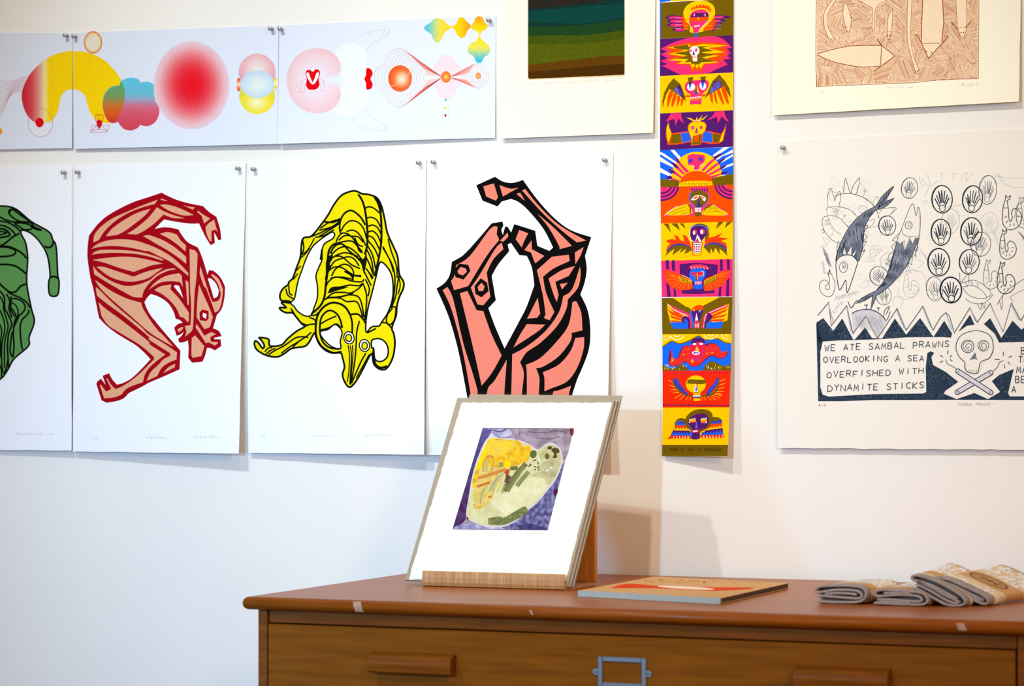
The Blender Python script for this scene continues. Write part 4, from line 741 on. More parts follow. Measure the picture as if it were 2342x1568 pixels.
A.f(OL, '245,800 290,880 370,935 425,940 425,955 350,940 275,890 235,820', 1); A.f(OL, '655,790 640,870 580,930 490,940 490,950 590,945 650,890 668,800', 1); A.f((50, 60, 170), '275,780 310,840 370,920 360,940 290,880 240,810', 1); A.f((50, 60, 170), '655,765 650,830 580,925 545,940 560,890 620,820', 1)
for i in range(7): A.s((190, 60, 180), 5, f'{262+14*i},{800+18*i} {290+12*i},{800+17*i}', 0); A.s((110, 110, 230), 5, f'{640-13*i},{800+17*i} {662-14*i},{812+17*i}', 0)
A.f(YE, A._ell(450, 838, 92, 82)); A.f(YE, '425,900 492,900 490,990 430,992'); A.f(OL, '372,800 395,792 538,798 540,830 500,838 370,832'); A.f(WH, '445,830 472,905 432,908'); A.f((200, 30, 60), '452,825 462,820 474,900'); A.f(BL, '452,850 466,898 442,898'); A.f(OL, '425,935 490,930 490,970 425,965'); A.f(WH, '424,938 490,936 490,950 424,952'); A.f((90, 90, 150), '428,952 488,950 488,962 428,962')
for x in (436, 450, 464, 478): A.s(RD, 3, f'{x},936 {x},950', 0)
A.build('printed_panel', strip)
A = panel().frame(*C6)                                            # skull with banded wings on yellow
A.f(YE, '143,1052 757,1050 745,1395 138,1395')
A.f(OL, '255,1210 280,1160 320,1150 365,1165 360,1200', 1); A.f(OL, '570,1200 590,1150 620,1138 670,1150 690,1190 640,1210', 1)
for a, b_, c in (('262,1205 355,1200 385,1260 400,1310 215,1310 250,1240', None, PU), ('572,1205 680,1170 692,1210 700,1300 490,1310 540,1260', None, PU)): A.f(c, a)
A.f(BL, '272,1212 285,1178 355,1190 350,1215', 1); A.f((240, 70, 10), '255,1232 265,1212 385,1215 395,1240'); A.f(YE, '245,1262 255,1232 400,1240 405,1265'); A.f(BL, '222,1305 240,1275 405,1280 402,1310'); A.f(RD, '180,1342 222,1308 400,1310 398,1318'); A.f(BL, '575,1205 600,1180 680,1165 690,1190'); A.f((240, 70, 10), '560,1232 580,1205 690,1195 692,1215'); A.f(YE, '535,1262 560,1232 692,1215 694,1240'); A.f(BL, '495,1305 510,1280 695,1255 697,1300'); A.f(RD, '488,1318 490,1308 698,1300 716,1325')
for i in range(7):
    x = 225 + 26 * i
    A.f(RD, f'{x},1312 {x+24},1312 {x+12},1346'); A.f(PU, f'{x+14},1270 {x+40},1270 {x+28},1298'); A.f(WH, f'{x+20},1314 {x+28},1314 {x+16},1336')
    x = 495 + 29 * i; A.f(RD, f'{x},1310 {x+27},1308 {x+12},1342'); A.f(PU, f'{x+5},{1282-4*i} {x+31},{1278-4*i} {x+19},{1304-4*i}'); A.f(WH, f'{x+22},1310 {x+30},1309 {x+18},1334')
    if i < 5: A.f((240, 70, 10), f'{252+28*i},1232 {278+28*i},1232 {264+28*i},1254'); A.f(PU, f'{280+16*i},1186 {296+16*i},1188 {288+16*i},1206'); A.f((240, 70, 10), f'{560+26*i},{1230-4*i} {584+26*i},{1226-4*i} {572+26*i},{1248-4*i}'); A.f(PU, f'{596+18*i},{1184-4*i} {614+18*i},{1180-4*i} {606+18*i},{1198-4*i}')
A.f(OL, '405,1268 360,1225 352,1170 375,1120 430,1080 500,1066 570,1080 602,1120 595,1180 560,1240 490,1278 485,1335 400,1335', 1)
A.f(PU, '412,1260 385,1215 375,1185 395,1150 450,1115 520,1108 560,1135 570,1180 545,1235 485,1262 480,1335 405,1335', 1); A.f(LB, '372,1190 410,1255 395,1335 405,1335 420,1258'); A.f(LB, '456,1170 468,1245 442,1240')
A.f(WH, '390,1160 445,1148 448,1182 385,1195'); A.f((250, 70, 30), '395,1168 440,1150 442,1190 392,1192'); A.f(YE, '388,1168 446,1162 446,1178 388,1182'); A.f(WH, '495,1155 552,1145 545,1165 552,1195 498,1192'); A.f((250, 70, 30), '498,1162 540,1150 540,1192 500,1190'); A.f(YE, '492,1162 548,1160 546,1176 494,1178')
A.f((236, 30, 80), '412,1258 482,1252 478,1280 414,1282'); A.f(WH, '422,1265 462,1260 462,1276 424,1278'); A.build('printed_panel', strip)
A = panel().frame(*C6)
A.f(OL, '138,1395 745,1395 740,1500 137,1497'); text(A, (70, 48, 6), 5, 'PERO EL ARTE ES DURADERO', 214, 1454, 19.6, 30); A.build('printed_caption', strip)

# --- brown etching on cream paper, top right
sh, o = print_on_wall(quad((1768, -330), (2340, -370), (2330.5, 232), (1766.4, 263.6), .002, .010, .014), M['cream'], 'cream sheet with a brown hatched etching of fish and snakes, top right', .5, nu=24)
A = Art(sh); A.frame(1742, 0, .25619); T = (246, 222, 190); D = (150, 52, 16)
A.f(T, '486,-700 1950,-760 1932,705 1600,712 1350,742 1100,748 490,778'); A.f((252, 240, 212), '500,-700 520,-700 505,0')
HOLES = ['495,480 620,445 760,415 900,404 1070,404 1190,500 1060,590 900,598 760,578 620,545', '1440,-100 1432,200 1425,380 1490,520 1600,385 1625,200 1610,-100', '860,0 970,62 988,90 985,250 1000,265 1010,240 1020,70 1120,0', '1305,-60 1300,340 1350,560 1375,640 1408,655 1410,625 1370,540 1330,340 1345,-60',
 '740,20 725,130 755,260 780,280 800,180 770,60', '1165,70 1130,150 1122,270 1125,330 1140,350 1155,280 1170,150', '640,-10 560,110 560,240 600,350 640,365 635,330 590,230 590,120 665,-10', '1735,0 1750,250 1790,345 1830,240 1830,0']
HP = [P(h) for h in HOLES]
def inside(p, x, y):
    c = False; j = len(p) - 1
    for i in range(len(p)):
        if (p[i][1] > y) != (p[j][1] > y) and x < (p[j][0] - p[i][0]) * (y - p[i][1]) / (p[j][1] - p[i][1]) + p[i][0]: c = not c
        j = i
    return c
A.flat(); rr = random.Random(12); seeds = [(rr.uniform(480, 1950), rr.uniform(-80, 790), rr.uniform(0, math.pi), rr.uniform(6, 9)) for _ in range(150)]
HC = [(196, 116, 62), (176, 88, 40), (206, 134, 82)]
for sx, sy, an, gp in seeds:
    dx, dy = math.cos(an), math.sin(an)
    for q in range(-22, 23):
        ox, oy = sx - dy * q * gp, sy + dx * q * gp; run = []
        c = HC[rr.randrange(3)]
        for t in range(-17, 18):
            x, y = ox + dx * t * 9, oy + dy * t * 9
            ok = 492 < x < 1930 and -60 < y < 770 - (x - 490) * .047
            if ok:
                d0 = (x - sx) ** 2 + (y - sy) ** 2
                ok = all((x - u) ** 2 + (y - v) ** 2 >= d0 for u, v, _, _ in seeds) and not any(inside(h, x, y) for h in HP)
            if ok: run.append((x, y))
            if (not ok or t == 17) and run:
                if len(run) > 1:
                    e0, e1 = rr.uniform(-4, 14), rr.uniform(-4, 14); pa, pb = (run[0][0] - dx * e0, run[0][1] - dy * e0), (run[-1][0] + dx * e1, run[-1][1] + dy * e1)
                    if any(inside(h, *pa) for h in HP) or not (490 < pa[0] < 1932 and pa[1] < 770 - (pa[0] - 490) * .047): pa = run[0]
                    if any(inside(h, *pb) for h in HP) or not (490 < pb[0] < 1932 and pb[1] < 770 - (pb[0] - 490) * .047): pb = run[-1]
                    A.s(c, rr.choice((2.0, 2.6, 3.2, 4.4)), [pa, pb], 0)
                run = []
A.flat(False)
for wd, q in ((6, '495,480 620,445 760,415 900,404 1070,404'), (6, '495,488 620,545 760,578 900,598 1060,590'), (7, '1070,404 1190,500 1000,640'), (6, '1070,410 1062,585'), (8, '1030,350 1075,410'), (7, '1440,-100 1430,200 1424,380 1490,522 1665,325'), (7, '1612,-60 1626,200 1608,370'), (4, '1425,386 1590,386'), (7, '1425,380 1380,305'),
 (4, '740,20 725,130 755,260 780,285 800,180 770,60 740,20'), (5, '720,215 735,245 765,240'), (4, '1165,70 1130,150 1122,270 1125,330 1140,352 1155,282 1170,150 1165,70'), (3, '1122,284 1155,284'), (4, '860,0 970,62 988,90 985,250 1000,268 1010,240 1020,70 1120,0'), (4, '1305,-60 1300,340 1350,560 1372,640'), (4, '1345,-60 1332,340 1370,540 1412,630 1405,660 1375,640'),
 (4, '640,-10 560,110 560,240 600,350'), (4, '668,-10 592,120 590,230 640,335 635,368 600,352'), (4, '1735,0 1750,250 1790,345 1830,240 1830,0'), (3, '1755,250 1830,238'), (7, '1690,195 1755,265'), (7, '1870,185 1820,250'), (5, '488,0 484,480 490,775'), (4, '490,772 1060,750 1100,745 1350,738 1600,712 1930,702'), (4, '1940,0 1935,700')):
    A.s(D, wd, q, 0 if wd == 7 else 1)
for x, y in ((1470, 458), (1515, 468), (1780, 292), (1802, 290), (1126, 318), (1146, 318), (1390, 638), (1400, 628), (618, 350)): A.e(D, x, y, 6, 6)
A.build('printed_etching', o)
A = Art(sh); A.frame(1742, 0, .25619); text(A, PENCIL, 2.2, '19/65', 494, 832, 13, 26, slant=.2); scribble(A, PENCIL, 2.2, 1108, 1185, 782, 22, 12, 21); scribble(A, PENCIL, 2.2, 1205, 1270, 782, 20, 10, 22); scribble(A, PENCIL, 2.2, 1292, 1360, 780, 20, 12, 23); A.s(PENCIL, 4, '1790,735 1792,768|1790,745'.split('|')[0], 0)
for q in ('1745,740 1760,768', '1792,730 1796,770 1810,748 1825,768', '1868,745 1845,748 1842,768 1866,766 1868,742 1872,768', '1888,768 1886,742 1902,738', '1925,738 1912,752 1922,768 1938,752 1925,738'): A.s(PENCIL, 3.6, q)
A.build('signature', o)

# --- pencil-like blue print of fish, shells, prawns and a skull
sh, o = print_on_wall(quad((1775, 323), (2450, 289), (2450, 1029), (1779, 1024), .002, .010, .010), M['rag'], 'off-white sheet with a blue-black drawing of fish, shells, prawns and a skull', .9, nu=40)
C1, C2, C3, C4_, C5_, C6_ = (1742, 300, .26786), (1742, 660, .25619), (1850, 380, .11478), (1850, 540, .11478), (2092, 380, .11478), (2092, 540, .11478)
N1, N2, N3, PP = (38, 54, 72), (70, 84, 102), (196, 194, 202), (240, 235, 226); GR = (174, 177, 186)
rr = random.Random(5)
A = Art(sh); A.flat()
A.frame(*C1)                                                       # faint underdrawing
for i in range(26):
    x, y = rr.uniform(560, 980), rr.uniform(420, 800); A.o(N3, 2, x, y, rr.uniform(18, 50), rr.uniform(14, 40), rr.uniform(0, 90), rr.uniform(0, 90), rr.uniform(250, 360))
for i in range(14): x, y = rr.uniform(1380, 2100), rr.uniform(420, 1300); A.o((214, 210, 210), 2, x, y, rr.uniform(20, 60), rr.uniform(20, 50), rr.uniform(0, 90))
for i in range(16): x, y = rr.uniform(840, 1120), rr.uniform(880, 1320); A.o(N3, 2, x, y, rr.uniform(18, 40), rr.uniform(14, 34), rr.uniform(0, 90))
for q in ('1350,380 1350,430 1390,470', '1360,410 1430,470', '1415,365 1440,460', '1520,360 1560,355', '1535,362 1538,420', '1625,365 1660,360', '1638,365 1632,415', '1700,420 1720,370 1755,355 1740,430', '1745,430 1800,360', '1390,560 1440,470 1520,420', '1370,600 1420,585', '1375,620 1430,605', '1500,660 1640,640 1720,620', '2000,370 2060,395 2160,400 2240,395', '2010,352 2040,390 1990,385', '2030,405 2120,470 2240,485', '1160,1280 1220,1200 1320,1190 1390,1230 1400,1330', '1170,1330 1180,1420 1270,1430 1340,1370', '1230,1330 1300,1310 1340,1350 1290,1390', '1120,1500 1140,1410 1210,1430 1180,1510', '1290,1230 1260,1160 1330,1200', '1330,1170 1390,1120', '820,1310 880,1340 920,1270 850,1300', '920,1010 1030,1010 930,1080 930,1000', '880,1080 960,1110 880,1110', '516,905 580,935 505,985 560,980 520,910', '890,850 920,880 935,900', '1300,1080 1380,1120'): A.s(GR, 3, q)
def hatch(c, wd, x0, y0, x1, y1, n, lx, ly, jit=6, keep=None):
    kp = [P(k_) for k_ in keep] if keep else None
    ok = lambda p: kp is None or any(inside(k_, *p) for k_ in kp)
    for i in range(n):
        f = i / (n - 1); x, y = x0 + (x1 - x0) * f + rr.uniform(-jit, jit), y0 + (y1 - y0) * f + rr.uniform(-jit, jit); k = rr.uniform(.6, 1.1)
        if ok((x, y)) and ok((x + lx * k, y + ly * k)) and ok((x + lx * k / 2, y + ly * k / 2)): A.s(c, wd, [(x, y), (x + lx * k, y + ly * k)], 0)
hatch(GR, 4, 520, 990, 560, 1120, 26, 45, 60); hatch(GR, 3, 512, 1100, 530, 1200, 14, 20, 30); hatch(GR, 3, 640, 1410, 830, 1360, 26, -20, 40); hatch(GR, 3, 600, 1540, 680, 1440, 16, 20, 26); hatch((196, 194, 200), 4, 2190, 850, 2240, 920, 22, 40, 40); hatch(N3, 3, 1240, 900, 1420, 1100, 10, 60, 100, 30); hatch(N3, 3, 1960, 800, 2040, 1000, 12, 20, 60, 20)
def shell(cx, cy, rx, ry, rot, wd, c, n=6, hx=0.0, hr=.24, heavy=0.5):
    r = math.radians(rot); R = lambda x, y: (cx + x * math.cos(r) - y * math.sin(r), cy + x * math.sin(r) + y * math.cos(r))
    A.o(c, wd, cx, cy, rx, ry, rot); A.o(c, wd * .6, cx + rx * .03, cy, rx * .97, ry * .99, rot + 3)
    hy = ry * .66; A.o(c, wd * .7, *R(hx * rx, hy), rx * hr * 1.2, rx * hr * 1.3)
    for i in range(n):
        t = (i / (n - 1) - .5) * 2.5; x, y = math.sin(t) * rx * .74, -math.cos(t) * ry * .66 + (ry * .12 if abs(t) > .8 else 0); bx, by = hx * rx + math.sin(t) * rx * .3, hy - math.cos(t) * ry * .42
        A.s(c, wd * rr.uniform(.6, 1.1), [R(x, y), R((x + bx) / 2 + rr.uniform(-2, 2), (y + by) / 2), R(bx, by)])
        if rr.random() < heavy: A.s(c, wd * .6, [R(x * .8 + 4, y * .7), R(bx + 3, by)])
for a in ((1262, 485, 70, 90, 8, 5, N2), (1072, 805, 74, 84, -4, 6, N1), (1040, 1400, 66, 84, -10, 4, N2), (1000, 1235, 78, 82, -30, 5, N2), (1100, 1120, 90, 80, 30, 3, GR), (1930, 500, 76, 124, 4, 5, N2), (1610, 770, 78, 108, 8, 3.5, GR), (1945, 780, 74, 88, 0, 2.5, N3), (1870, 965, 86, 104, 10, 5, N2), (1475, 1345, 70, 105, -8, 4.5, N2), (1540, 580, 88, 118, -2, 9, N1), (1800, 580, 86, 116, 6, 9, N1), (1530, 862, 84, 112, -2, 9, N1), (1790, 855, 92, 118, 3, 9, N1), (1512, 1118, 94, 118, -2, 10, N1), (1772, 1115, 86, 106, 4, 8, N1), (1615, 1355, 92, 110, -4, 12, N1)):
    shell(*a, n=7 if a[5] > 5 else 8)
# left spiky crab and arcs
A.flat(False)
A.frame(*C3)
for wd, q in ((9, '365,700 370,600 400,510 430,440 470,520 500,600 515,690 545,600 605,495 625,560 630,660 600,790'), (6, '385,820 365,700'), (10, '690,520 700,400 730,245 770,360 830,530 880,400 1000,232 1005,320 970,480 930,570'), (11, '525,600 620,560 800,540 960,575 1120,640 1260,750 1350,880 1400,1040'), (7, '1120,650 1240,730 1330,860'), (8, '350,860 400,815 600,810 780,850 900,940 1000,1060 1090,1200'), (6, '600,800 700,830 820,870 940,970'),
 (9, '370,985 500,990 620,1040 740,1170 800,1230'), (9, '360,990 290,1020 265,1100 280,1200 330,1320 440,1450 560,1525'), (7, '355,860 370,985 420,1120 520,1280 650,1360'), (5, '740,1170 860,1210 980,1240 1110,1240 1240,1220 1380,1180'), (8, '1400,940 1480,850 1740,825 1640,950 1580,990'), (7, '1660,830 1690,870 1600,980 1420,1025'), (7, '1180,1090 1310,1060 1260,1170 1140,1240'), (6, '720,1380 850,1390 960,1370 1020,1310'), (6, '620,1500 750,1520 850,1490'), (5, '1110,500 1100,560 1075,610'), (5, '1085,490 1120,480 1160,495 1120,515 1085,490'), (5, '1330,640 1260,740'), (5, '1340,600 1390,610 1375,635 1340,625 1335,600'), (6, '690,970 740,975 720,1000 690,970'), (5, '710,1000 670,1060'), (5, '840,1070 800,1130'), (4, '1000,860 1040,790 1120,800 1160,850 1060,930 1010,900'), (5, '310,1090 410,1060 320,1130 420,1150 310,1170'), (5, '255,1240 300,1270 255,1270 310,1300 265,1330 320,1320'), (4, '380,1390 440,1380 480,1320 470,1250 420,1220'), (5, '480,930 600,870 520,980 605,940'), (5, '440,800 480,850 560,830 500,900 590,880')): A.s(N1 if wd > 7 else N2, wd, q)
# first fish, head down
A.frame(*C3)
FISH1 = '1110,1240 1190,1050 1290,920 1350,870 1450,840 1560,780 1690,640 1540,690 1600,560 1690,400 1560,500 1440,620 1330,790 1200,860 1050,960 930,1060 800,1220 700,1390 620,1560 560,1740 545,1900 690,1800 900,1800 970,1900 1050,1700 1085,1480'
A.f((122, 128, 144), FISH1, 1)
for a_ in ((N2, 5, 640, 1560, 1060, 1500, 60, 60, 200, 50), (N2, 5, 760, 1320, 1100, 1260, 50, 40, 200, 40), (N2, 5, 900, 1140, 1170, 1060, 44, 20, 160, 34), (N1, 5, 1120, 960, 1290, 870, 30, -40, 100, 26), (N1, 6, 1380, 800, 1620, 480, 44, -16, 60, 24), (N1, 6, 1370, 840, 1660, 680, 36, 10, -40, 16), ((176, 180, 194), 4, 700, 1500, 1000, 1200, 44, 40, 160, 70), (N1, 5, 580, 1760, 960, 1720, 50, 30, 120, 40), (N1, 5, 1060, 1480, 1090, 1280, 24, 10, 140, 26), (N1, 5, 640, 1640, 760, 1400, 26, -10, 150, 30)): hatch(*a_, keep=[FISH1])
A.s(N1, 13, FISH1, 1, 1)
A.frame(*C4_)
A.f(PP, '555,500 600,430 680,390 790,375 880,400 970,510 940,620 860,880 765,1120 745,1000 730,880 615,1070 580,900 545,700 545,560')
A.s(N1, 15, '545,480 540,600 560,820 615,1070 728,880 750,1000 768,1120 860,880 950,600 975,510'); A.s(N1, 13, '555,490 610,420 700,382 790,375 870,395 930,450 975,515'); A.s(N1, 11, '545,480 570,340 620,180')
A.o(N1, 11, 690, 615, 80, 108, 8); A.o(N1, 10, 695, 590, 40, 46, 0, -150, 130); A.e(N2, 690, 600, 20, 16)
for q in ('675,340 705,215 750,370', '760,350 862,180 845,370', '860,370 960,260 905,390'): A.f(PP, q); A.s(N1, 9, q, 0)
for q in ('560,320 565,200 585,100 625,160', '1060,120 1150,95 1050,290 1130,265 1030,330', '1030,330 1125,275 990,500', '1070,110 1170,10 1090,-60 1180,-220 1080,-200'): A.s(N1, 9, q, 0)
# second fish, head up
FISH2 = '1750,120 1700,300 1640,500 1560,760 1460,950 1350,1080 1180,1160 1040,1240 940,1340 1120,1280 1270,1180 1250,1350 1225,1490 1290,1330 1350,1180 1480,1100 1640,960 1800,790 1950,590 2060,370 2150,150 2190,0'
A.f((122, 128, 146), FISH2)
for a_ in ((N2, 5, 1720, 320, 2040, 260, 60, -60, 190, 50), (N2, 5, 1640, 520, 1900, 520, 56, -60, 170, 50), (N2, 5, 1560, 760, 1740, 760, 44, -70, 130, 36), (N1, 5, 1440, 960, 1560, 920, 30, -70, 80, 26), ((180, 184, 198), 4, 1720, 300, 1980, 500, 50, -50, 160, 70), (N1, 5, 1100, 1230, 1250, 1180, 20, -50, 40, 16), (N1, 5, 1720, 200, 1560, 740, 40, -20, 110, 26)): hatch(*a_, keep=[FISH2])
A.s(N1, 13, FISH2, 0); A.s(N1, 12, '1780,0 1750,120'); 
A.frame(*C1)
A.f(PP, '1285,618 1305,650 1320,720 1335,650 1350,690 1352,790 1345,905 1310,915 1290,960 1265,920 1220,1020 1205,935 1180,970 1170,890 1195,830 1245,700')
A.s(N1, 4.5, '1170,890 1200,820 1285,618 1318,720 1336,648 1352,700 1354,800 1345,905 1325,1000 1310,1060'); A.s(N1, 4, '1195,830 1210,880 1260,900 1310,900 1345,888'); A.s(N1, 4, '1180,965 1220,935 1218,1025 1262,910 1290,965 1312,910 1330,960', 0); A.o(N1, 5, 1256, 802, 30, 32); A.o(N1, 3.5, 1262, 798, 13, 15)
for q in ('1175,870 1115,930 1150,945 1110,985 1125,1020', '1125,1020 1085,1060 1075,1100 1110,1100 1065,1130 1095,1150', '1330,960 1335,1015 1310,1010 1320,1075 1295,1050', '1290,1060 1280,1140 1258,1120 1245,1170'): A.s(N1, 3.5, q, 0)
# prawns
def prawn(dx, dy, k, c, wd):
    T_ = lambda s: [(dx + x * k, dy + y * k) for x, y in P(s)]
    A.s(c, wd, T_('65,40 50,90 42,150 40,210 55,265 100,295 150,285 190,250 205,200 195,150 165,120 135,118 118,150 125,190 110,225 95,190 92,120 80,45')); A.s(c, wd * .9, T_('65,40 70,0 85,22 108,2 105,32 80,45'))
    for q in ('70,240 90,215', '100,270 110,245', '140,265 140,240', '170,225 155,210', '180,180 160,178', '52,110 90,108', '55,190 80,182'): A.s(c, wd * .8, T_(q), 0)
prawn(2015, 545, 1.0, N1, 6); prawn(1998, 838, .86, N1, 6); prawn(1975, 1115, .92, N1, 7); prawn(1860, 1095, .85, N2, 4); prawn(2140, 560, .9, N2, 4); prawn(1180, 1180, .8, GR, 3)
A.s(N1, 4, '580,1195 570,1230 580,1260 575,1300 545,1320 550,1350 578,1345 580,1310'); A.s(N1, 4, '600,1230 625,1290 622,1350 600,1400 560,1410 515,1385 492,1330 510,1280 545,1270 575,1300'); A.s(N1, 5, '562,1200 570,1225 580,1180 590,1220 602,1215')
# turtle-like shape and grass
for wd, q in ((4, '1715,1330 1800,1315 1880,1360 1920,1420 1850,1425 1770,1400 1715,1330'), (4, '1700,1300 1800,1270 1880,1300 1940,1350'), (4, '1740,1430 1800,1465 1900,1465 1980,1390'), (4, '1690,1205 1700,1290 1760,1220 1770,1300'), (4, '1920,1420 1960,1390 1940,1340'), (4, '1840,1470 1870,1520 1880,1465 1900,1510 1910,1465'), (4, '2240,1260 2120,1340 2060,1400 2010,1480'), (4, '2060,1400 2050,1520 2030,1440'), (3, '2240,1350 2160,1390 2120,1420 2155,1450'), (4, '1740,1290 1760,1330', ), (4, '1790,1280 1800,1315'), (4, '1840,1295 1850,1330'), (4, '2240,600 2180,640 2160,740')): A.s(N2, wd, q)
# zigzag, dark band, skull, lettering
A.frame(*C2)
A.f((208, 206, 212), '805,225 860,195 960,185 1050,220 1115,285 1030,440 930,260 820,400'); hatch((176, 178, 190), 3, 830, 240, 1060, 260, 40, 40, 130, 10)
A.s(N1, 8, '805,222 860,195 960,185 1050,220 1115,288')
NV = (44, 60, 80)
re_polys = ['492,300 550,262 620,350 640,375 720,265 815,450 830,455 925,345 985,440 1075,445 1190,265 1290,410 1415,262 1535,430 1630,285 1700,400 1690,435 1600,430 1300,432 1050,450 700,460 545,470 500,500', '1755,385 1860,232 1900,320 1830,330', '1985,315 2040,262 2140,440 2240,285 2320,365 2400,300 2420,470 2120,480 2080,400', '488,300 545,470 524,560 524,880 545,945 600,962 1000,940 1440,935 1470,920 1465,700 1480,575 1505,558 1540,570 1515,610 1530,680 1640,740 1755,830 1640,910 1625,935 1740,985 1900,930 2000,975 2020,985 2130,920 2055,825 2120,770 2250,715 2200,930 2215,960 2420,960 2420,992 1740,990 1300,992 1000,992 700,1003 505,1003 498,700']
for q in re_polys: A.f(NV, q)
NVP = re_polys
for x0, y0, x1, y1, n in ((520, 300, 780, 440, 160), (1110, 400, 1260, 400, 90), (1190, 300, 1200, 420, 60), (1330, 400, 1500, 410, 90), (1415, 300, 1420, 420, 60), (1560, 400, 1680, 400, 60), (505, 480, 510, 980, 150), (600, 975, 1700, 965, 260), (1490, 640, 1500, 900, 100), (1530, 760, 1680, 830, 120), (2150, 440, 2300, 440, 80), (2100, 800, 2190, 900, 80), (900, 420, 940, 370, 40), (720, 300, 740, 430, 60)):
    hatch((96, 112, 132), 2.0, x0, y0, x1, y1, n, 12, 22, 34, keep=NVP); hatch((28, 42, 60), 2.6, x0, y0, x1, y1, n, -10, 20, 34, keep=NVP)
for wd, q in ((6, '500,240 605,115'), (6, '600,140 622,330 645,300 760,150 815,400 930,245 1035,440'), (6, '1035,440 1210,175 1290,370 1440,155 1530,370 1600,250 1645,212 1680,250 1722,400'), (6, '1725,385 1860,170 1925,300 2040,130 2155,385 2230,125 2315,285 2400,130')): A.s(N2, wd, q, 0)
for q in ('600,150 640,300', '760,165 800,380', '935,262 1020,420', '1205,190 1270,350', '1440,170 1510,340', '1650,225 1700,370', '1865,180 1910,290', '2045,150 2140,350', '2230,145 2300,280'): A.s(GR, 9, q, 0)
A.s(N1, 6, '770,110 800,170 850,105 880,130'); A.s(N1, 5, '935,180 935,150 920,145 950,145'); A.s(N1, 5, '1040,200 1045,172 1030,170 1058,172'); A.s(N1, 5, '1090,250 1100,190 1140,160 1110,230'); A.s(N1, 5, '1120,280 1150,200')
A.f(PP, '1750,390 1820,350 1900,340 1990,360 2060,420 2075,520 2050,600 1990,650 1960,670 1950,740 1900,770 1840,750 1815,660 1740,600 1720,500')
A.s(N1, 7, '1815,660 1815,700 1835,740 1900,755 1935,740 1955,655 2030,620 2065,550 2065,480 2040,420 1980,385 1900,375 1820,395 1760,440 1735,520 1760,600 1815,655')
A.o(N1, 7, 1840, 515, 55, 56); A.s(N1, 6, '1860,470 1815,480 1800,520 1830,555 1870,540 1875,505 1845,490 1822,515 1840,535 1855,515'); A.o(N1, 6, 1980, 508, 48, 48); A.s(N1, 6, '2000,470 1960,480 1945,515 1975,548 2005,525 2000,495 1975,490 1962,512 1980,528')
A.f((120, 128, 144), '1905,572 1862,635 1885,630 1918,618'); A.s(N1, 5, '1905,572 1860,638 1892,618 1920,632 1905,572', 0)
for x in (1850, 1872, 1893, 1915): A.s(N1, 4, f'{x},720 {x+6},745', 0)
def stick(x0, y0, x1, y1, wd): A.s(N1, wd + 14, [(x0, y0), (x1, y1)], 0); A.e(N1, x0, y0, wd / 2 + 7, wd / 2 + 7); A.e(N1, x1, y1, wd / 2 + 7, wd / 2 + 7); A.s((214, 212, 218), wd, [(x0, y0), (x1, y1)], 0); A.e((214, 212, 218), x0, y0, wd / 2, wd / 2); A.e((214, 212, 218), x1, y1, wd / 2, wd / 2); A.last = None
stick(2045, 750, 1748, 922, 34); stick(1752, 735, 2045, 925, 34)
A.s(N2, 5, '1735,712 1700,690 1660,670 1645,630'); A.s(N2, 5, '2070,735 2110,690 2120,660 2160,640')
for q in ('1592,590 1620,610', '1660,585 1665,548', '1680,610 1700,592', '1590,660 1620,642', '1680,630 1705,645', '2080,630 2125,630', '2155,560 2160,598', '2205,612 2235,598', '2200,650 2218,678', '2165,675 2170,708'): A.s(N1, 6, q, 0)
for s_, x, y, cw, h, dy in (('WE ATE SAMBAL PRAWNS', 562, 552, 56.4, 54, -1.7), ('OVERLOOKING A SEA', 552, 657, 53.6, 51, -.8), ('OVERFISHED WITH', 582, 791, 58.6, 51, -2.4), ('DYNAMITE STICKS', 590, 914, 58.4, 55, -1.9)): text(A, (50, 64, 80), 6.0, s_, x, y, cw, h, dy=dy, jit=5, slant=.05, seed=len(s_))
for s_, x, y in (('BO', 2316, 582), ('TH', 2292, 660), ('MA', 2275, 752), ('BE', 2265, 838), ('A', 2232, 925)): text(A, N1, 6.5, s_, x, y, 52, 58, slant=.05)
A.build('printed_drawing', o)
A = Art(sh); A.frame(*C2); text(A, (140, 128, 122), 3, '8/10', 506, 1052, 17, 26, slant=.2); text(A, (140, 128, 122), 3, '"SAMBAL PRAWNS"', 1730, 1044, 22.4, 24, slant=.4); A.build('signature', o)
# ------------------------------------------------------------------ plan chest
def proj(p):
    v = Vector(p) - EYE; z = v.dot(FWD); return CX + F * v.dot(RT) / z, HY - F * v.dot(UP) / z
ZT = 1.151
CA = math.radians(-2.0); CO = Vector((-0.147, -0.003, 0)); CR = Matrix.Rotation(CA, 3, 'Z')
def loc(x, y, yl): return CR.transposed() @ (atP(x, y, CO + CR @ Vector((0, yl, 0)), CR @ Vector((0, 1, 0))) - CO)
chest = empty('plan_chest', CO, CA); tag(chest, 'varnished brown wooden plan chest with wide drawers against the white wall', 'chest')
xl = loc(591, 1450, -.655).x; xr = loc(2325, 1500, -.655).x + .05; xs = loc(612, 1450, -.657).x; xe = loc(2324, 1500, -.657).x
xt = loc(555, 1380, -.675).x
bm = box_bm(xt, xr + .02, -.675, 0, ZT - .0195, ZT); 
es = [e for e in bm.edges if abs(e.verts[0].co.z - e.verts[1].co.z) < 1e-6 and not (e.verts[0].co.y > -.01 and e.verts[1].co.y > -.01)]
bmesh.ops.bevel(bm, geom=es, offset=.0085, segments=5, affect='EDGES', profile=.5)
topo = bm_obj('top', bm, M['top'], chest); topo.data.materials.append(M['edge'])
for p in topo.data.polygons:
    if p.normal.z < .9: p.material_index = 1
    if .05 < p.normal.z < .98 or abs(p.normal.y) > .05: p.use_smooth = True
ztop = ZT - .0195
bm_obj('side_panel', box_bm(xl, xl + .018, -.64, -.005, .09, ztop), M['wood'], chest)
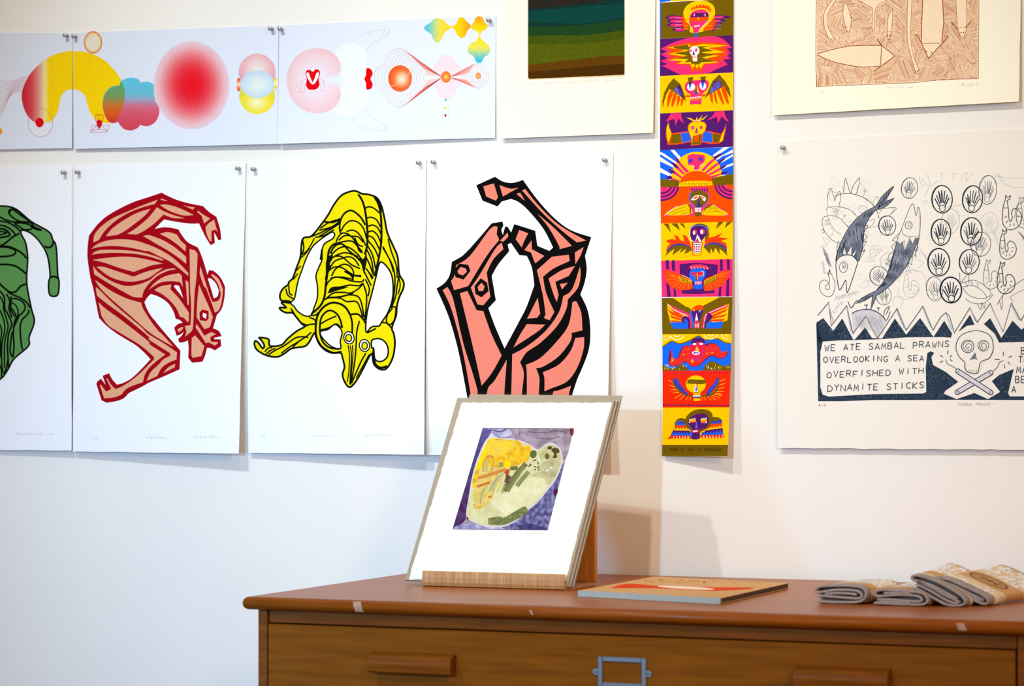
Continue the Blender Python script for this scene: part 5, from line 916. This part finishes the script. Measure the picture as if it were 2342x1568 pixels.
bm_obj('side_panel', box_bm(xr - .018, xr, -.64, -.005, .09, ztop), M['wood'], chest)
bm_obj('back_panel', box_bm(xl + .018, xr - .018, -.015, -.005, .09, ztop), M['wood'], chest)
bm_obj('stile', box_bm(xl, xs - .0012, -.656, -.64, .09, ztop, .0012), M['wood'], chest)
bm_obj('stile', box_bm(xe + .0015, xr, -.656, -.64, .09, ztop, .0012), M['wood'], chest)
zd = loc(612, 1425.5, -.657).z
bm_obj('rail', box_bm(xs, xe, -.652, -.635, zd + .0016, ztop, .0008), M['wood'], chest)
bm_obj('plinth', box_bm(xl + .01, xr - .01, -.63, -.01, 0, .09, .002), M['wood'], chest)
bm_obj('interior_shade', box_bm(xs, xe, -.61, -.016, .1, ztop - .002), M['dark'], chest)  # solid block coloured dark to stand for shade behind the drawer gaps
hx0, hx1 = loc(842, 1510, -.677).x, loc(1031, 1510, -.677).x; h2x0, h2x1 = loc(1815, 1550, -.677).x, loc(2027, 1550, -.677).x
hz = loc(940, 1494, -.672).z; h2z = loc(1920, 1527, -.672).z
lx0, lx1 = loc(1367, 1530, -.659).x, loc(1478, 1530, -.659).x; lz = loc(1420, 1502, -.659).z
PR = [(0, 0), (-.008, -.001), (-.017, -.004), (-.0215, -.009), (-.0225, -.016), (-.021, -.027), (-.018, -.0295), (-.013, -.027), (-.010, -.018), (-.005, -.013), (0, -.012)]
def handle_mesh():
    bm = bmesh.new(); L = hx1 - hx0; a = [bm.verts.new((0, y, z)) for y, z in PR]; b_ = [bm.verts.new((L, y, z)) for y, z in PR]; n = len(PR)
    bm.faces.new(a); bm.faces.new(list(reversed(b_)))
    for i in range(n): bm.faces.new((a[i], a[(i + 1) % n], b_[(i + 1) % n], b_[i]))
    return bm
def holder_mesh():
    W, H, t, d = lx1 - lx0, .0435, .0072, .003; bm = bmesh.new()
    for a in ((0, t, -H, 0), (W - t, W, -H, 0), (t, W - t, -t, 0), (t, W - t, -H, -H + t)): box_bm(a[0], a[1], -d, 0, a[2], a[3], .0009, 1, bm)
    for ex in (-.0028, W + .0028):
        r = bmesh.ops.create_cone(bm, cap_ends=True, segments=14, radius1=.0048, radius2=.0042, depth=.0016)
        for v in r['verts']: v.co = Vector((ex + v.co.x, -.001 + v.co.z * 1, -H / 2 + v.co.y))
        r = bmesh.ops.create_uvsphere(bm, u_segments=8, v_segments=5, radius=.002)
        for v in r['verts']: v.co = Vector((ex * 1.0 + v.co.x, -.0018 + v.co.y * .6, -H / 2 + v.co.z))
    return bm
DH = .128; hme = lme = None
for k in range(7):
    z1 = zd - k * .144; z0 = z1 - DH
    d = bm_obj('drawer', box_bm(xs + .0008, xe - .0012, -.657, -.62, z0, z1, .0014), M['drawer'], chest)
    if k < 6: bm_obj('rail', box_bm(xs, xe, -.652, -.635, z0 - .0145, z0 - .0016, .0006), M['wood'], chest)
    dz = -k * .144
    for hx, z in ((hx0, hz), (h2x0, h2z)):
        if hme is None: h = bm_obj('handle', handle_mesh(), M['wood'], d); hme = h.data
        else: h = bpy.data.objects.new('handle', hme); col.objects.link(h); h.parent = d
        h.location = (hx, -.657, z + dz)
    if lme is None: h = bm_obj('label_holder', holder_mesh(), M['steel'], d); lme = h.data
    else: h = bpy.data.objects.new('label_holder', lme); col.objects.link(h); h.parent = d
    h.location = (lx0, -.6571, lz + dz)
M['scrap'] = mat('tape_residue', (182, 148, 126), 0.8, noise=.14, nscale=300)
for x0, x1, y, hh in ((808, 829, 1388, .0075), (1212, 1219, 1393, .0035), (2188, 2210, 1438, .005)):
    a = loc(x0, y, -.675).x; b_ = loc(x1, y, -.675).x; zc = ZT - .0098
    bm = bmesh.new(); r = random.Random(x0); vs = []
    for i in range(7):
        t = -1 + 2 * i / 6; z = zc + hh * t; yy = -.6752 + max(0, abs(z - zc) - .0013) ** 2 / (2 * .0085)
        vs.append((bm.verts.new((a + r.uniform(0, .0015) + .002 * t * -1, yy, z)), bm.verts.new((b_ + r.uniform(-.0015, 0) + .002 * t * -1, yy, z))))
    for p, q in zip(vs, vs[1:]): bm.faces.new((p[0], p[1], q[1], q[0]))
    s_ = bm_obj('tape_residue', bm, M['scrap'], chest); s_['label'] = 'pale tape residue on the front edge of the top'

# ------------------------------------------------------------------ display stand with sleeved prints
SA = math.radians(-4.0)
lipL = atZ(968, 1340, ZT); lipR = atZ(1293, 1349.5, ZT)
SA = math.atan2(lipR.y - lipL.y, lipR.x - lipL.x); SW = (lipR - lipL).length
stand = empty('display_stand', lipL, SA); tag(stand, 'small veneered wooden display stand holding sleeved prints on the plan chest', 'stand')
prof = [(0.0, .0235), (-.0012, .0245), (-.003, .0225), (-.0045, .015), (-.0042, .007), (-.002, .0015), (.003, 0), (.06, 0), (.131, 0), (.131, .005), (.06, .005), (.0035, .0048), (.0018, .0054), (.0004, .009), (.0002, .015)]
bm = bmesh.new(); a = [bm.verts.new((0, y, z)) for y, z in prof]; b_ = [bm.verts.new((SW, y, z)) for y, z in prof]; n = len(prof)
bm.faces.new(a); bm.faces.new(list(reversed(b_)))
for i in range(n): bm.faces.new((a[i], a[(i + 1) % n], b_[(i + 1) % n], b_[i]))
bm_obj('ledge', bm, M['ash'], stand)
PB = .1195; SR = Matrix.Rotation(SA, 3, 'Z'); bp = SR @ Vector((0, PB, 0)) + lipL
pr_ = SR.transposed() @ (atP(1361, 1240, bp, SR @ Vector((0, 1, 0))) - lipL); pt = SR.transposed() @ (atP(1361, 1141, bp, SR @ Vector((0, 1, 0))) - lipL)
bm_obj('back_panel', box_bm(.02, pr_.x, PB, PB + .011, .005, pt.z, .0015), M['ashback'], stand)

BLp = atZ(925.5, 1325.5, ZT + .0078); BRp = atZ(1297, 1341.5, ZT + .0054)
EX = (BRp - BLp).normalized(); BK = Vector((-EX.y, EX.x, 0)).normalized(); LEAN = math.radians(32.5)
EV = (BK * math.sin(LEAN) + UP * math.cos(LEAN)); EN = EX.cross(EV).normalized()
if EN.dot(FWD) > 0: EN = -EN
def pl_uv(x, y, d=0.0):
    p = atP(x, y, BLp - EN * d, EN) - BLp; return p.dot(EX), p.dot(EV)
def pl_pt(u, v, d=0.0): return BLp + EX * u + EV * v - EN * d
def slab(bm, u0, u1, v0, v1, d0, d1, open_=False):
    c = [pl_pt(u, v, d) for d in (d0, d1) for u, v in ((u0, v0), (u1, v0), (u1, v1), (u0, v1))]
    q = [bm.verts.new(p) for p in c]
    for f in (((0, 1, 2, 3), (7, 6, 5, 4), (0, 4, 5, 1)) if open_ else ((0, 1, 2, 3), (7, 6, 5, 4), (0, 4, 5, 1), (1, 5, 6, 2), (2, 6, 7, 3), (3, 7, 4, 0))): bm.faces.new([q[i] for i in f])
    return bm
U0, V0 = 0.0, 0.0; tl = pl_uv(1053, 909); tr_ = pl_uv(1408, 909); U1 = (tr_[0] + pl_uv(1297, 1341.5)[0]) / 2; V1 = (tl[1] + tr_[1]) / 2
rt = pl_uv(1432, 897, .016)
packs = [(0.0, 0, U1, V1, 'front sleeved abstract print in white, yellow and violet, leaning on the display stand'),
         (.0048, .002, U1 + .0035, V1 + .001, 'second sleeved print in the leaning stack, only its grey right edge showing'),
         (.0096, .004, U1 + .006, V1 + .0025, 'third sleeved print in the leaning stack, thin edge behind the second'),
         (.0150, .012, rt[0] - .003, rt[1] - .004, 'rearmost sleeved print, taller grey board showing above the front print')]
for i, (d, u0, u1, v1, lab) in enumerate(packs):
    b0 = bm_obj('sleeved_print', slab(bmesh.new(), u0, u1, V0 + .0005 + d * .66, v1, d + .0012, d + .0032), M['board']); tag(b0, lab, 'print', 'sleeved prints on the display stand')
    if i < 3:
        bm = bmesh.new(); slab(bm, u0 - .0015, u1 + .002, V0 + d * .66, v1 + .002, d - .0004, d + .0040, True)
    else:
        bm = bmesh.new(); slab(bm, u0 - .0015, u1 + .003, V0 + d * .66, v1 + .006, d - .0004, d + .0042, True)
    bm_obj('clear_sleeve', bm, M['film'], b0)
    if i:
        s_ = bm_obj('sheet', slab(bmesh.new(), u0 + .006, u1 - .004, V0 + .001 + d * .66, v1 - .009, d + .0004, d + .0011), M['rag'], b0)
        continue
    fn = lambda x, y, l: atP(x, y, BLp - EN * .0008, EN)
    rows = [(1056.5, 920.5, 1399.5, 920.5, 0, 0), (934.5, 1324, 1291, 1338.5, 0, 0)]
    sh = Sheet(rows, fn, nu=40, nv=40, deckle=.9, seed=9)
    pp = sh.build('sheet', M['rag'], b0, .0003)
    A = Art(sh, .00006); A.frame(1030, 970, .27911)
    from mathutils import noise
    nz = lambda x, y, k, sd=0.0: max(0.0, min(1.0, .5 + .9 * noise.noise((x * k, y * k * .9, sd)) + .35 * noise.noise((x * k * 2.7, y * k * 2.7, sd + 5))))
    def wash(q, c0, c1, k, sd, st=9, sm=1): A.g(lambda x, y: lerp3(c0, c1, nz(x, y, k, sd)), q, st, sm)
    wash('265,30! 1012,35! 940,305! 798,866! 18,858!', (190, 172, 186), (138, 118, 134), .012, 1)
    wash('560,32! 1012,36! 985,150 960,250 920,300 880,180 800,150 700,200 640,150 580,130', (128, 106, 122), (176, 158, 172), .014, 2)
    wash('265,30! 470,34 500,90 430,110 330,105 290,90', (206, 198, 216), (150, 140, 178), .02, 9)
    A.g(lambda x, y: lerp3(ramp([(30, (96, 90, 146)), (170, (70, 58, 116)), (420, (56, 40, 98)), (560, (70, 30, 82)), (800, (66, 24, 70))], y), (110, 100, 150), .5 * nz(x, y, .02, 3)), '265,30! 335,55 300,120 245,260 195,420 155,560 160,620 132,760 90,815 18,858!', 9, 1)
    wash('18,858! 60,828 150,815 300,835 420,838 560,815 600,866!', (214, 208, 224), (120, 114, 166), .018, 4)
    wash('940,305! 905,350 860,450 800,530 720,630 640,700 560,790 420,845 560,864! 798,866!', (66, 62, 112), (148, 142, 180), .034, 5, 7)
    wash('560,830! 640,812 760,840 798,866! 560,864!', (52, 50, 98), (80, 76, 128), .03, 6)
    CRE = '330,110 400,115 560,140 640,170 720,215 810,160 880,190 910,260 905,330 860,440 800,520 720,620 640,690 520,790 430,830 300,830 190,790 140,745 160,600 175,500 200,380 240,260 290,150'
    A.s((212, 202, 210), 20, CRE, 1, 1)
    wash(CRE, (222, 214, 170), (200, 192, 144), .012, 7)
    wash('640,440 760,440 800,500 740,590 640,680 500,760 400,700 330,640 420,580 520,520', (226, 218, 182), (214, 204, 162), .012, 8)
    wash('710,215! 810,162! 880,190 910,260 900,320 880,390 820,490! 790,497! 770,450 745,440 660,420 720,380 740,300', (180, 174, 126), (206, 198, 156), .02, 10)
    wash('760,310 860,300 900,315 878,390 850,430 790,420 750,400', (172, 160, 120), (196, 186, 144), .02, 11)
    wash('300,150 340,118 480,125 570,140 590,185! 650,165! 663,215 640,290 590,320 540,340 480,345 400,360 300,350 250,400 230,510 175,515! 190,420 230,330', (244, 202, 30), (204, 156, 44), .03, 12, 7)
    wash('310,150 420,130 540,150 480,220 380,260 310,240', (214, 186, 90), (240, 196, 40), .03, 13, 8)
    wash('195,520! 225,440 250,360 330,345 420,365 440,420 380,520 320,640 250,690 190,680', (224, 200, 120), (206, 178, 96), .03, 14, 8)
    A.f((246, 204, 8), '285,190 305,205 285,260 255,330 225,372 205,375 235,290', 1); A.f((246, 204, 8), '448,305 488,300 492,345 455,356', 1)
    rr = random.Random(3)
    for c, wd, q in (((200, 128, 56), 24, '228,440 300,420 380,395 455,365'), ((206, 140, 60), 12, '240,430 330,400 420,370'), ((192, 104, 36), 20, '222,512 270,492 325,476'), ((212, 128, 56), 8, '230,500 300,480'), ((204, 110, 34), 14, '308,600 340,590'), ((196, 156, 76), 14, '270,390 275,300 310,262 345,275 352,330 330,392'), ((186, 176, 108), 26, '300,300 292,385'), ((200, 120, 50), 9, '295,265 335,258 352,280'), ((216, 170, 50), 14, '185,664 204,660'), ((216, 164, 40), 16, '225,682 256,674'), ((222, 190, 60), 12, '185,570 190,600'),
        ((174, 176, 134), 24, '338,545 370,470 432,398'), ((146, 156, 122), 9, '318,550 350,482 402,420'), ((206, 190, 110), 14, '380,560 420,480'), ((190, 178, 116), 16, '240,640 262,560 300,500'), ((138, 130, 108), 5, '245,650 262,570 280,530'), ((142, 148, 92), 34, '410,310 422,350'), ((196, 112, 54), 30, '448,405 472,380 462,432'), ((112, 104, 58), 30, '490,362 552,356'), ((112, 114, 66), 40, '440,548 475,480 520,440 562,385 622,322'), ((126, 130, 76), 24, '472,552 500,500 560,410 600,340'), ((142, 148, 94), 36, '545,506 580,460 642,388'), ((126, 134, 84), 14, '556,505 600,440 640,400'), ((96, 72, 54), 42, '462,478 478,432 484,420'), ((128, 110, 90), 16, '500,440 480,470'), ((150, 152, 104), 12, '425,560 450,500')): A.s(c, wd, q)
    A.f((98, 102, 62), A._ell(680, 245, 28, 33, 15)); A.f((84, 62, 28), A._ell(815, 193, 19, 14, -10)); A.f((92, 68, 34), '845,195 885,200 893,230 870,240 875,270 840,275 850,240 828,215', 1); A.f((122, 94, 50), A._ell(793, 263, 16, 20)); A.o((84, 60, 28), 5, 793, 263, 16, 20)
    for q in ('640,348 664,328', '676,300 704,290', '714,306 724,328', '684,345 704,352', '710,358 730,342', '686,374 702,368', '720,376 730,362', '660,326 650,330'): A.s((88, 66, 38), 8, q)
    for q in ('786,386 806,371', '820,350 837,366', '728,288 738,300'): A.s((240, 238, 232), 9, q)
    wash('310,770! 400,755 440,765 520,720 600,675 630,690 625,730 520,790 430,825 310,820!', (104, 108, 60), (140, 142, 92), .03, 15, 8)
    for i in range(16): x = 325 + 18 * i; y = 800 - max(0, x - 430) * .5; A.s((150, 150, 102) if i % 2 else (96, 98, 56), 4, [(x, y + rr.uniform(-16, 10)), (x + 50, y - 18 + rr.uniform(-12, 8))])
    A.f((124, 32, 62), '985,35 1011,38 1008,80 995,95 980,70', 1); A.f((84, 20, 54), '850,540 880,530 875,570 855,585 848,560', 1); A.f((124, 32, 62), A._ell(142, 772, 8, 12))
    for c, wd, q in (((96, 86, 140), 9, '270,62 330,45 400,60 462,40'), ((124, 112, 156), 5, '290,104 340,62 380,100 430,112 500,100'), ((110, 96, 120), 5, '562,56 572,112'), ((110, 92, 108), 5, '640,60 760,70 860,54 960,66'), ((104, 88, 106), 4, '700,110 820,120 900,100')): A.s(c, wd, q)
    A.s((110, 60, 96), 3, '265,31 1011,36', 0); A.s((110, 60, 96), 3, '18,858 798,866', 0)
    A.build('printed_painting', b0)
    A = Art(sh, .00006); A.frame(900, 860, .31881); scribble(A, (206, 196, 196), 2.2, 425, 600, 1106, 8, 22, 31, 2); scribble(A, (206, 196, 196), 2.2, 950, 1085, 1128, 14, 20, 32, 2); A.build('signature', b0)

# ------------------------------------------------------------------ booklet
zb = ZT + .0088
fr_ = atZ(1647, 1381, ZT + .0004); fl_ = atZ(1322, 1363, ZT + .0004); br_ = atZ(1804, 1345, ZT + .0004); bl_ = fl_ + (br_ - fr_) * 1.0
bk = empty('booklet', fr_)
def q3(c, z0, z1, ins=0.0):
    cen = sum(c, Vector()) / 4; o = []
    for z in (z0, z1):
        for p in c: d = (p - cen); o.append(Vector((cen.x, cen.y, 0)) + Vector((d.x, d.y, 0)) * (1 - ins / d.length) + Vector((0, 0, z)))
    return o
FX = [(0, 3, 2, 1), (4, 5, 6, 7), (0, 1, 5, 4), (1, 2, 6, 5), (2, 3, 7, 6), (3, 0, 4, 7)]
def blk(name, c, z0, z1, m, ins=0.0): 
    o = mesh_obj(name, [p - fr_ for p in q3(c, z0, z1, ins)], FX, m, bk); return o
cs_ = [fl_, fr_, br_, bl_]
blk('page_block', cs_, ZT + .0014, zb - .0008, M['pages'], .0015); blk('back_cover', cs_, ZT + .0004, ZT + .0014, M['kraft'])
fe = [fl_ + (fl_ - bl_).normalized() * .0012, fr_ + (fr_ - br_).normalized() * .0012, fr_ + (br_ - fr_).normalized() * .006, fl_ + (bl_ - fl_).normalized() * .006]
sp = blk('spine', fe, ZT + .0003, zb + .00005, M['spine']); sp['label'] = 'pale grey-blue spine tape'
def onZ(x, y, l): return atZ(x, y, zb - .0008)
T3 = [proj((p.x, p.y, zb)) for p in (bl_, br_, fr_, fl_)]
sh = Sheet([(*T3[0], *T3[1], 0, 0), (*T3[3], *T3[2], 0, 0)], lambda x, y, l: atZ(x, y, zb) - fr_, nu=6, nv=6)
sh.n = Vector((0, 0, 1)); cv = sh.build('front_cover', M['kraft'], bk, .0008)
A = Art(sh, .00006); A.frame(1300, 1290, .23057)
A.f((226, 76, 34), '412,236 460,218 520,200 600,192 660,192 890,213 1440,228 1850,230 1800,246 1640,256 1450,264 1150,250 880,238 660,236'); A.f((250, 226, 206), A._ell(1165, 232, 285, 14, 3.2))
A.build('printed_shape', cv)
A = Art(sh, .00006); A.frame(1300, 1290, .23057); rr = random.Random(2)
for i in range(70): x = 720 + rr.random() * 1200; y = 150 + rr.random() * 24 + (x - 700) * .012; A.s((190, 142, 78), 4, [(x, y), (x + 22, y + rr.uniform(-3, 3))], 0)
A.build('printed_lettering', cv)
tag(bk, 'thin kraft-covered booklet with red shape lying flat on the chest', 'booklet')

# ------------------------------------------------------------------ folded tea towels
TK = .22289
def towel(label, outline, folds, foot, back, L, wd, topseg, band, circle=False, seed=1, lift=.0005, bulge=.14):
    T = lambda s: [(1820 + x * TK, 1270 + y * TK) for x, y in P(s)]
    fx = 1820 + foot[0] * TK; fy = 1270 + foot[1] * TK
    base = atZ(fx, fy, ZT + lift); Y = base.y; root = empty('tea_towel', base)
    DV = back.normalized()
    to3 = lambda p, d, off=0.0: atY(p[0], p[1], Y) - base + DV * d
    out2 = smooth_pts(T(outline), True, 4); n = len(out2); cx = sum(p[0] for p in out2) / n; cy = sum(p[1] for p in out2) / n
    def shell_mesh(name, grow, d0, d1, m, cap, sag=0.0):
        vs, fs = [], []; K_ = 8
        for k in range(K_ + 1):
            d = d0 + (d1 - d0) * k / K_; s_ = 1.0
            for p in out2:
                ln = math.hypot(p[0] - cx, p[1] - cy); g = (ln + grow) / ln
                v = to3((cx + (p[0] - cx) * g, cy + (p[1] - cy) * g), d); v.z = max(v.z, .0001); v.z *= 1 + bulge * max(0.0, (d - .018) / (L - .018)) ** 2; vs.append(v)
        for k in range(K_):
            for i in range(n): a = k * n + i; b_ = k * n + (i + 1) % n; fs.append((a, b_, b_ + n, a + n))
        if cap: fs.append(tuple(range(n))[::-1]); fs.append(tuple(range(K_ * n, K_ * n + n)))
        o_ = mesh_obj(name, vs, fs, [m, M['fold_shade']], root, True)
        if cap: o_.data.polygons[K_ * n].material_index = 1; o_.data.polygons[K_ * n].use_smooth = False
        return o_
    shell_mesh('printed_side', .2, .018, L, M['natural'], True, -.14)
    # every fold a thick ribbon of linen run back into the towel
    cloth = bmesh.new()
    for f_ in folds:
        c = smooth_pts(T(f_), False, 5); h = wd * TK / 2
        for kk in range(len(c)):
            pass
        a2 = []; b2 = []
        for i in range(len(c)):
            p, q = c[max(0, i - 1)], c[min(len(c) - 1, i + 1)]; dx, dy = q[0] - p[0], q[1] - p[1]; l = math.hypot(dx, dy) or 1
            hh = h * (.55 if i in (0, len(c) - 1) else 1)
            a2.append((c[i][0] - dy / l * hh, c[i][1] + dx / l * hh)); b2.append((c[i][0] + dy / l * hh, c[i][1] - dx / l * hh))
        rings = []
        for d in (-.0015, .0, .02):
            sc = .55 if d < 0 else 1.0
            ra, rb = [], []
            for i in range(len(c)):
                va = to3((c[i][0] + (a2[i][0] - c[i][0]) * sc, c[i][1] + (a2[i][1] - c[i][1]) * sc), d); vb = to3((c[i][0] + (b2[i][0] - c[i][0]) * sc, c[i][1] + (b2[i][1] - c[i][1]) * sc), d)
                va.z = max(va.z, .0003); vb.z = max(vb.z, .0003); ra.append(cloth.verts.new(va)); rb.append(cloth.verts.new(vb))
            rings.append((ra, rb))
        m_ = len(c)
        for i in range(m_ - 1):
            cloth.faces.new((rings[0][0][i], rings[0][0][i + 1], rings[0][1][i + 1], rings[0][1][i]))
            for k in (0, 1):
                cloth.faces.new((rings[k][0][i], rings[k + 1][0][i], rings[k + 1][0][i + 1], rings[k][0][i + 1])); cloth.faces.new((rings[k][1][i], rings[k][1][i + 1], rings[k + 1][1][i + 1], rings[k + 1][1][i]))
        for k in (0, 1):
            for i in (0, m_ - 1): cloth.faces.new((rings[k][0][i], rings[k][1][i], rings[k + 1][1][i], rings[k + 1][0][i]))
    bm_obj('folded_cloth', cloth, M['linen'], root, True)['label'] = 'grey linen folds at the near end'
    bd = shell_mesh('paper_band', .45, band[0], band[1], M['kraft'], False, 0.0)
    rr = random.Random(seed); t0, t1 = T(topseg)
    vs, fs, cs = [], [], []
    up_n = Vector((0, 0, 1))
    def top_pt(t, d, off):
        x = t0[0] + (t1[0] - t0[0]) * t; y = t0[1] + (t1[1] - t0[1]) * t
        # highest outline point above x
        ys = [p_[1] + (q_[1] - p_[1]) * ((x - p_[0]) / (q_[0] - p_[0])) for p_, q_ in zip(out2, out2[1:] + out2[:1]) if (p_[0] - x) * (q_[0] - x) < 0]
        y = min(ys) if ys else y
        ln = math.hypot(x - cx, y - cy); g = (ln + .25) / ln
        v = to3((cx + (x - cx) * g, cy + (y - cy) * g), d); k = max(0, (d - .018) / (L - .018)); v.z *= (1 + bulge * k * k); return v + up_n * off
    for gx in range(10):
        for gd in range(11):
            t = (gx + rr.uniform(.1, .9)) / 9.6; d = .02 + (L - .03) * (gd + rr.uniform(.1, .9)) / 11; s_ = rr.uniform(.07, .13); sd = rr.uniform(.008, .016)
            if d < band[1] + .004 and d > band[0] - .012: continue
            tri = [top_pt(max(0, min(1, t + s_ * q[0])), max(.016, min(L - .003, d + sd * q[1])), .0004) for q in ((-.6, -.5), (.6, -.4 + rr.uniform(-.4, .4)), (rr.uniform(-.3, .3), .9))]
            fs.append((len(vs), len(vs) + 1, len(vs) + 2)); vs += tri
    pr = mesh_obj('printed_triangles', vs, fs, M['paper'], root); pr['kind'] = 'stuff'
    if circle:
        v2, f2 = [], []
        for r0, r1 in ((.78, .86), (.58, .61)):
            o_ = len(v2)
            for i in range(40):
                a = 2 * math.pi * i / 40
                for r_ in (r0, r1): v2.append(top_pt(.52 + .42 * r_ * math.cos(a), (band[0] + band[1]) / 2 + (band[1] - band[0]) * .46 * r_ * math.sin(a), .0014))
            for i in range(40): a = o_ + 2 * i; b_ = o_ + 2 * ((i + 1) % 40); f2.append((a, a + 1, b_ + 1, b_))
        for i in range(9):
            o_ = len(v2); tt = .34 + .042 * i; dd = (band[0] + band[1]) / 2
            for q in ((0, -.003), (.022, -.003), (.022, .003), (0, .003)): v2.append(top_pt(tt + q[0], dd + q[1] * (1 + i % 3), .0014))
            f2.append((o_, o_ + 1, o_ + 2, o_ + 3))
        mesh_obj('printed_roundel', v2, f2, M['stamp'], bd)
    tag(root, label, 'towel', 'folded tea towels on the chest')
    return root
M['stamp'] = mat('brown_stamp', (112, 66, 30), .7, noise=.1)
BV = Vector((.10, 1, 0))
towel('folded grey tea towel lying flat, leftmost of the row', '195,340 240,312 420,300 620,305 700,335 735,390 725,450 680,488 500,492 300,490 215,482 215,430 195,390',
      ['225,470 420,478 620,476 690,452 720,400 700,345 620,316 420,308 250,318 205,345 215,375 300,368 420,352 600,358 665,385 670,425 620,440 420,425 300,415 225,415', '300,395 420,385 560,392 625,402'], (450, 494), BV, .15, 27, '250,312 720,345', (.022, .048), seed=2, bulge=-.04)
towel('folded grey tea towel lying flat, second from the left', '800,385 830,352 920,345 1100,355 1270,370 1340,405 1365,455 1345,500 1300,514 1050,508 900,498 800,492 795,450 820,430',
      ['800,485 900,490 1100,500 1300,500 1350,460 1320,400 1240,375 1050,362 900,352 830,362 810,395 850,418 1000,405 1150,405 1260,420 1290,450 1260,472 1100,462 960,452 850,450', '860,470 1000,478 1180,484', '900,385 1050,385 1180,388'], (1080, 514), BV, .15, 26, '850,350 1330,400', (.020, .055), seed=3, bulge=.05)
towel('folded grey tea towel tilted against its neighbour, third from the left', '1180,215 1215,190 1300,205 1450,265 1600,340 1720,420 1755,480 1740,515 1690,524 1600,520 1480,470 1350,390 1240,330 1200,290',
      ['1215,330 1300,370 1420,440 1540,500 1640,515 1720,500 1735,455 1660,385 1520,300 1380,240 1250,205 1195,212 1200,245 1280,275 1400,330 1520,400 1640,460 1670,480 1630,490 1540,455 1420,385 1300,320 1230,300', '1250,262 1400,310 1540,385 1660,450'], (1660, 524), BV, .17, 25, '1210,195 1745,450', (.035, .07), seed=4)
towel('folded tea towel with stamped kraft band, rightmost and tilted', '1410,235 1440,212 1540,225 1700,290 1850,360 1960,410 1990,450 1975,495 1940,510 1880,490 1740,420 1600,340 1480,280 1420,260',
      ['1480,280 1600,330 1750,415 1880,480 1950,495 1970,450 1900,395 1750,325 1580,250 1450,222 1425,240 1480,262 1620,310 1760,380 1880,440 1915,452 1880,455 1760,405 1620,335'], (1930, 512), Vector((.26, 1, 0)), (.21), 26, '1450,212 1965,420', (.055, .115), True, seed=5, lift=.0012)

# ------------------------------------------------------------------ push pins
def pin_mesh():
    bm = bmesh.new(); prof = [(0, -.0105), (.0030, -.0105), (.0035, -.0098), (.0035, -.006), (.0026, -.0048), (.0024, -.002), (.0032, -.0012), (.0032, 0)]; R = []
    for r, y in prof: R.append([bm.verts.new((r * math.cos(2 * math.pi * i / 20), y, r * math.sin(2 * math.pi * i / 20))) for i in range(20)] if r else [bm.verts.new((0, y, 0))])
    for i in range(20): bm.faces.new((R[0][0], R[1][i], R[1][(i + 1) % 20]))
    for a, b_ in zip(R[1:], R[2:]):
        for i in range(20): bm.faces.new((a[i], b_[i], b_[(i + 1) % 20], a[(i + 1) % 20]))
    bm.faces.new(R[-1]); return bm
pm = None
for x, y, what in ((153.5, 82, 'at the right corner of the yellow arch sheet, upper row left'), (173, 84, 'at the left corner of the sheet with the red disc'), (622, 66.5, 'at the right corner of the sheet with the red disc'), (644, 67, 'at the left corner of the sheet with the pink circle'), (1120.5, 47, 'at the right corner of the sheet with the pink circle'),
                   (148.5, 395, 'at the right corner of the green figure print'), (180.5, 394, 'at the left corner of the red figure print'), (547, 385.5, 'at the right corner of the red figure print'), (582.5, 387, 'at the left corner of the yellow figure print'), (960, 372.5, 'at the right corner of the yellow figure print'), (993.5, 371, 'at the left corner of the pink figure print'), (1385.5, 366.5, 'at the right corner of the pink figure print'), (1792.5, 338, 'at the left corner of the fish drawing')):
    if pm is None: o = bm_obj('push_pin', pin_mesh(), M['pin'], None, True); pm = o.data
    else: o = bpy.data.objects.new('push_pin', pm); col.objects.link(o)
    o.location = atY(x, y, -.0032) + Vector((0, 0, 0)); tag(o, 'steel push pin ' + what, 'pin', 'push pins holding up the prints')
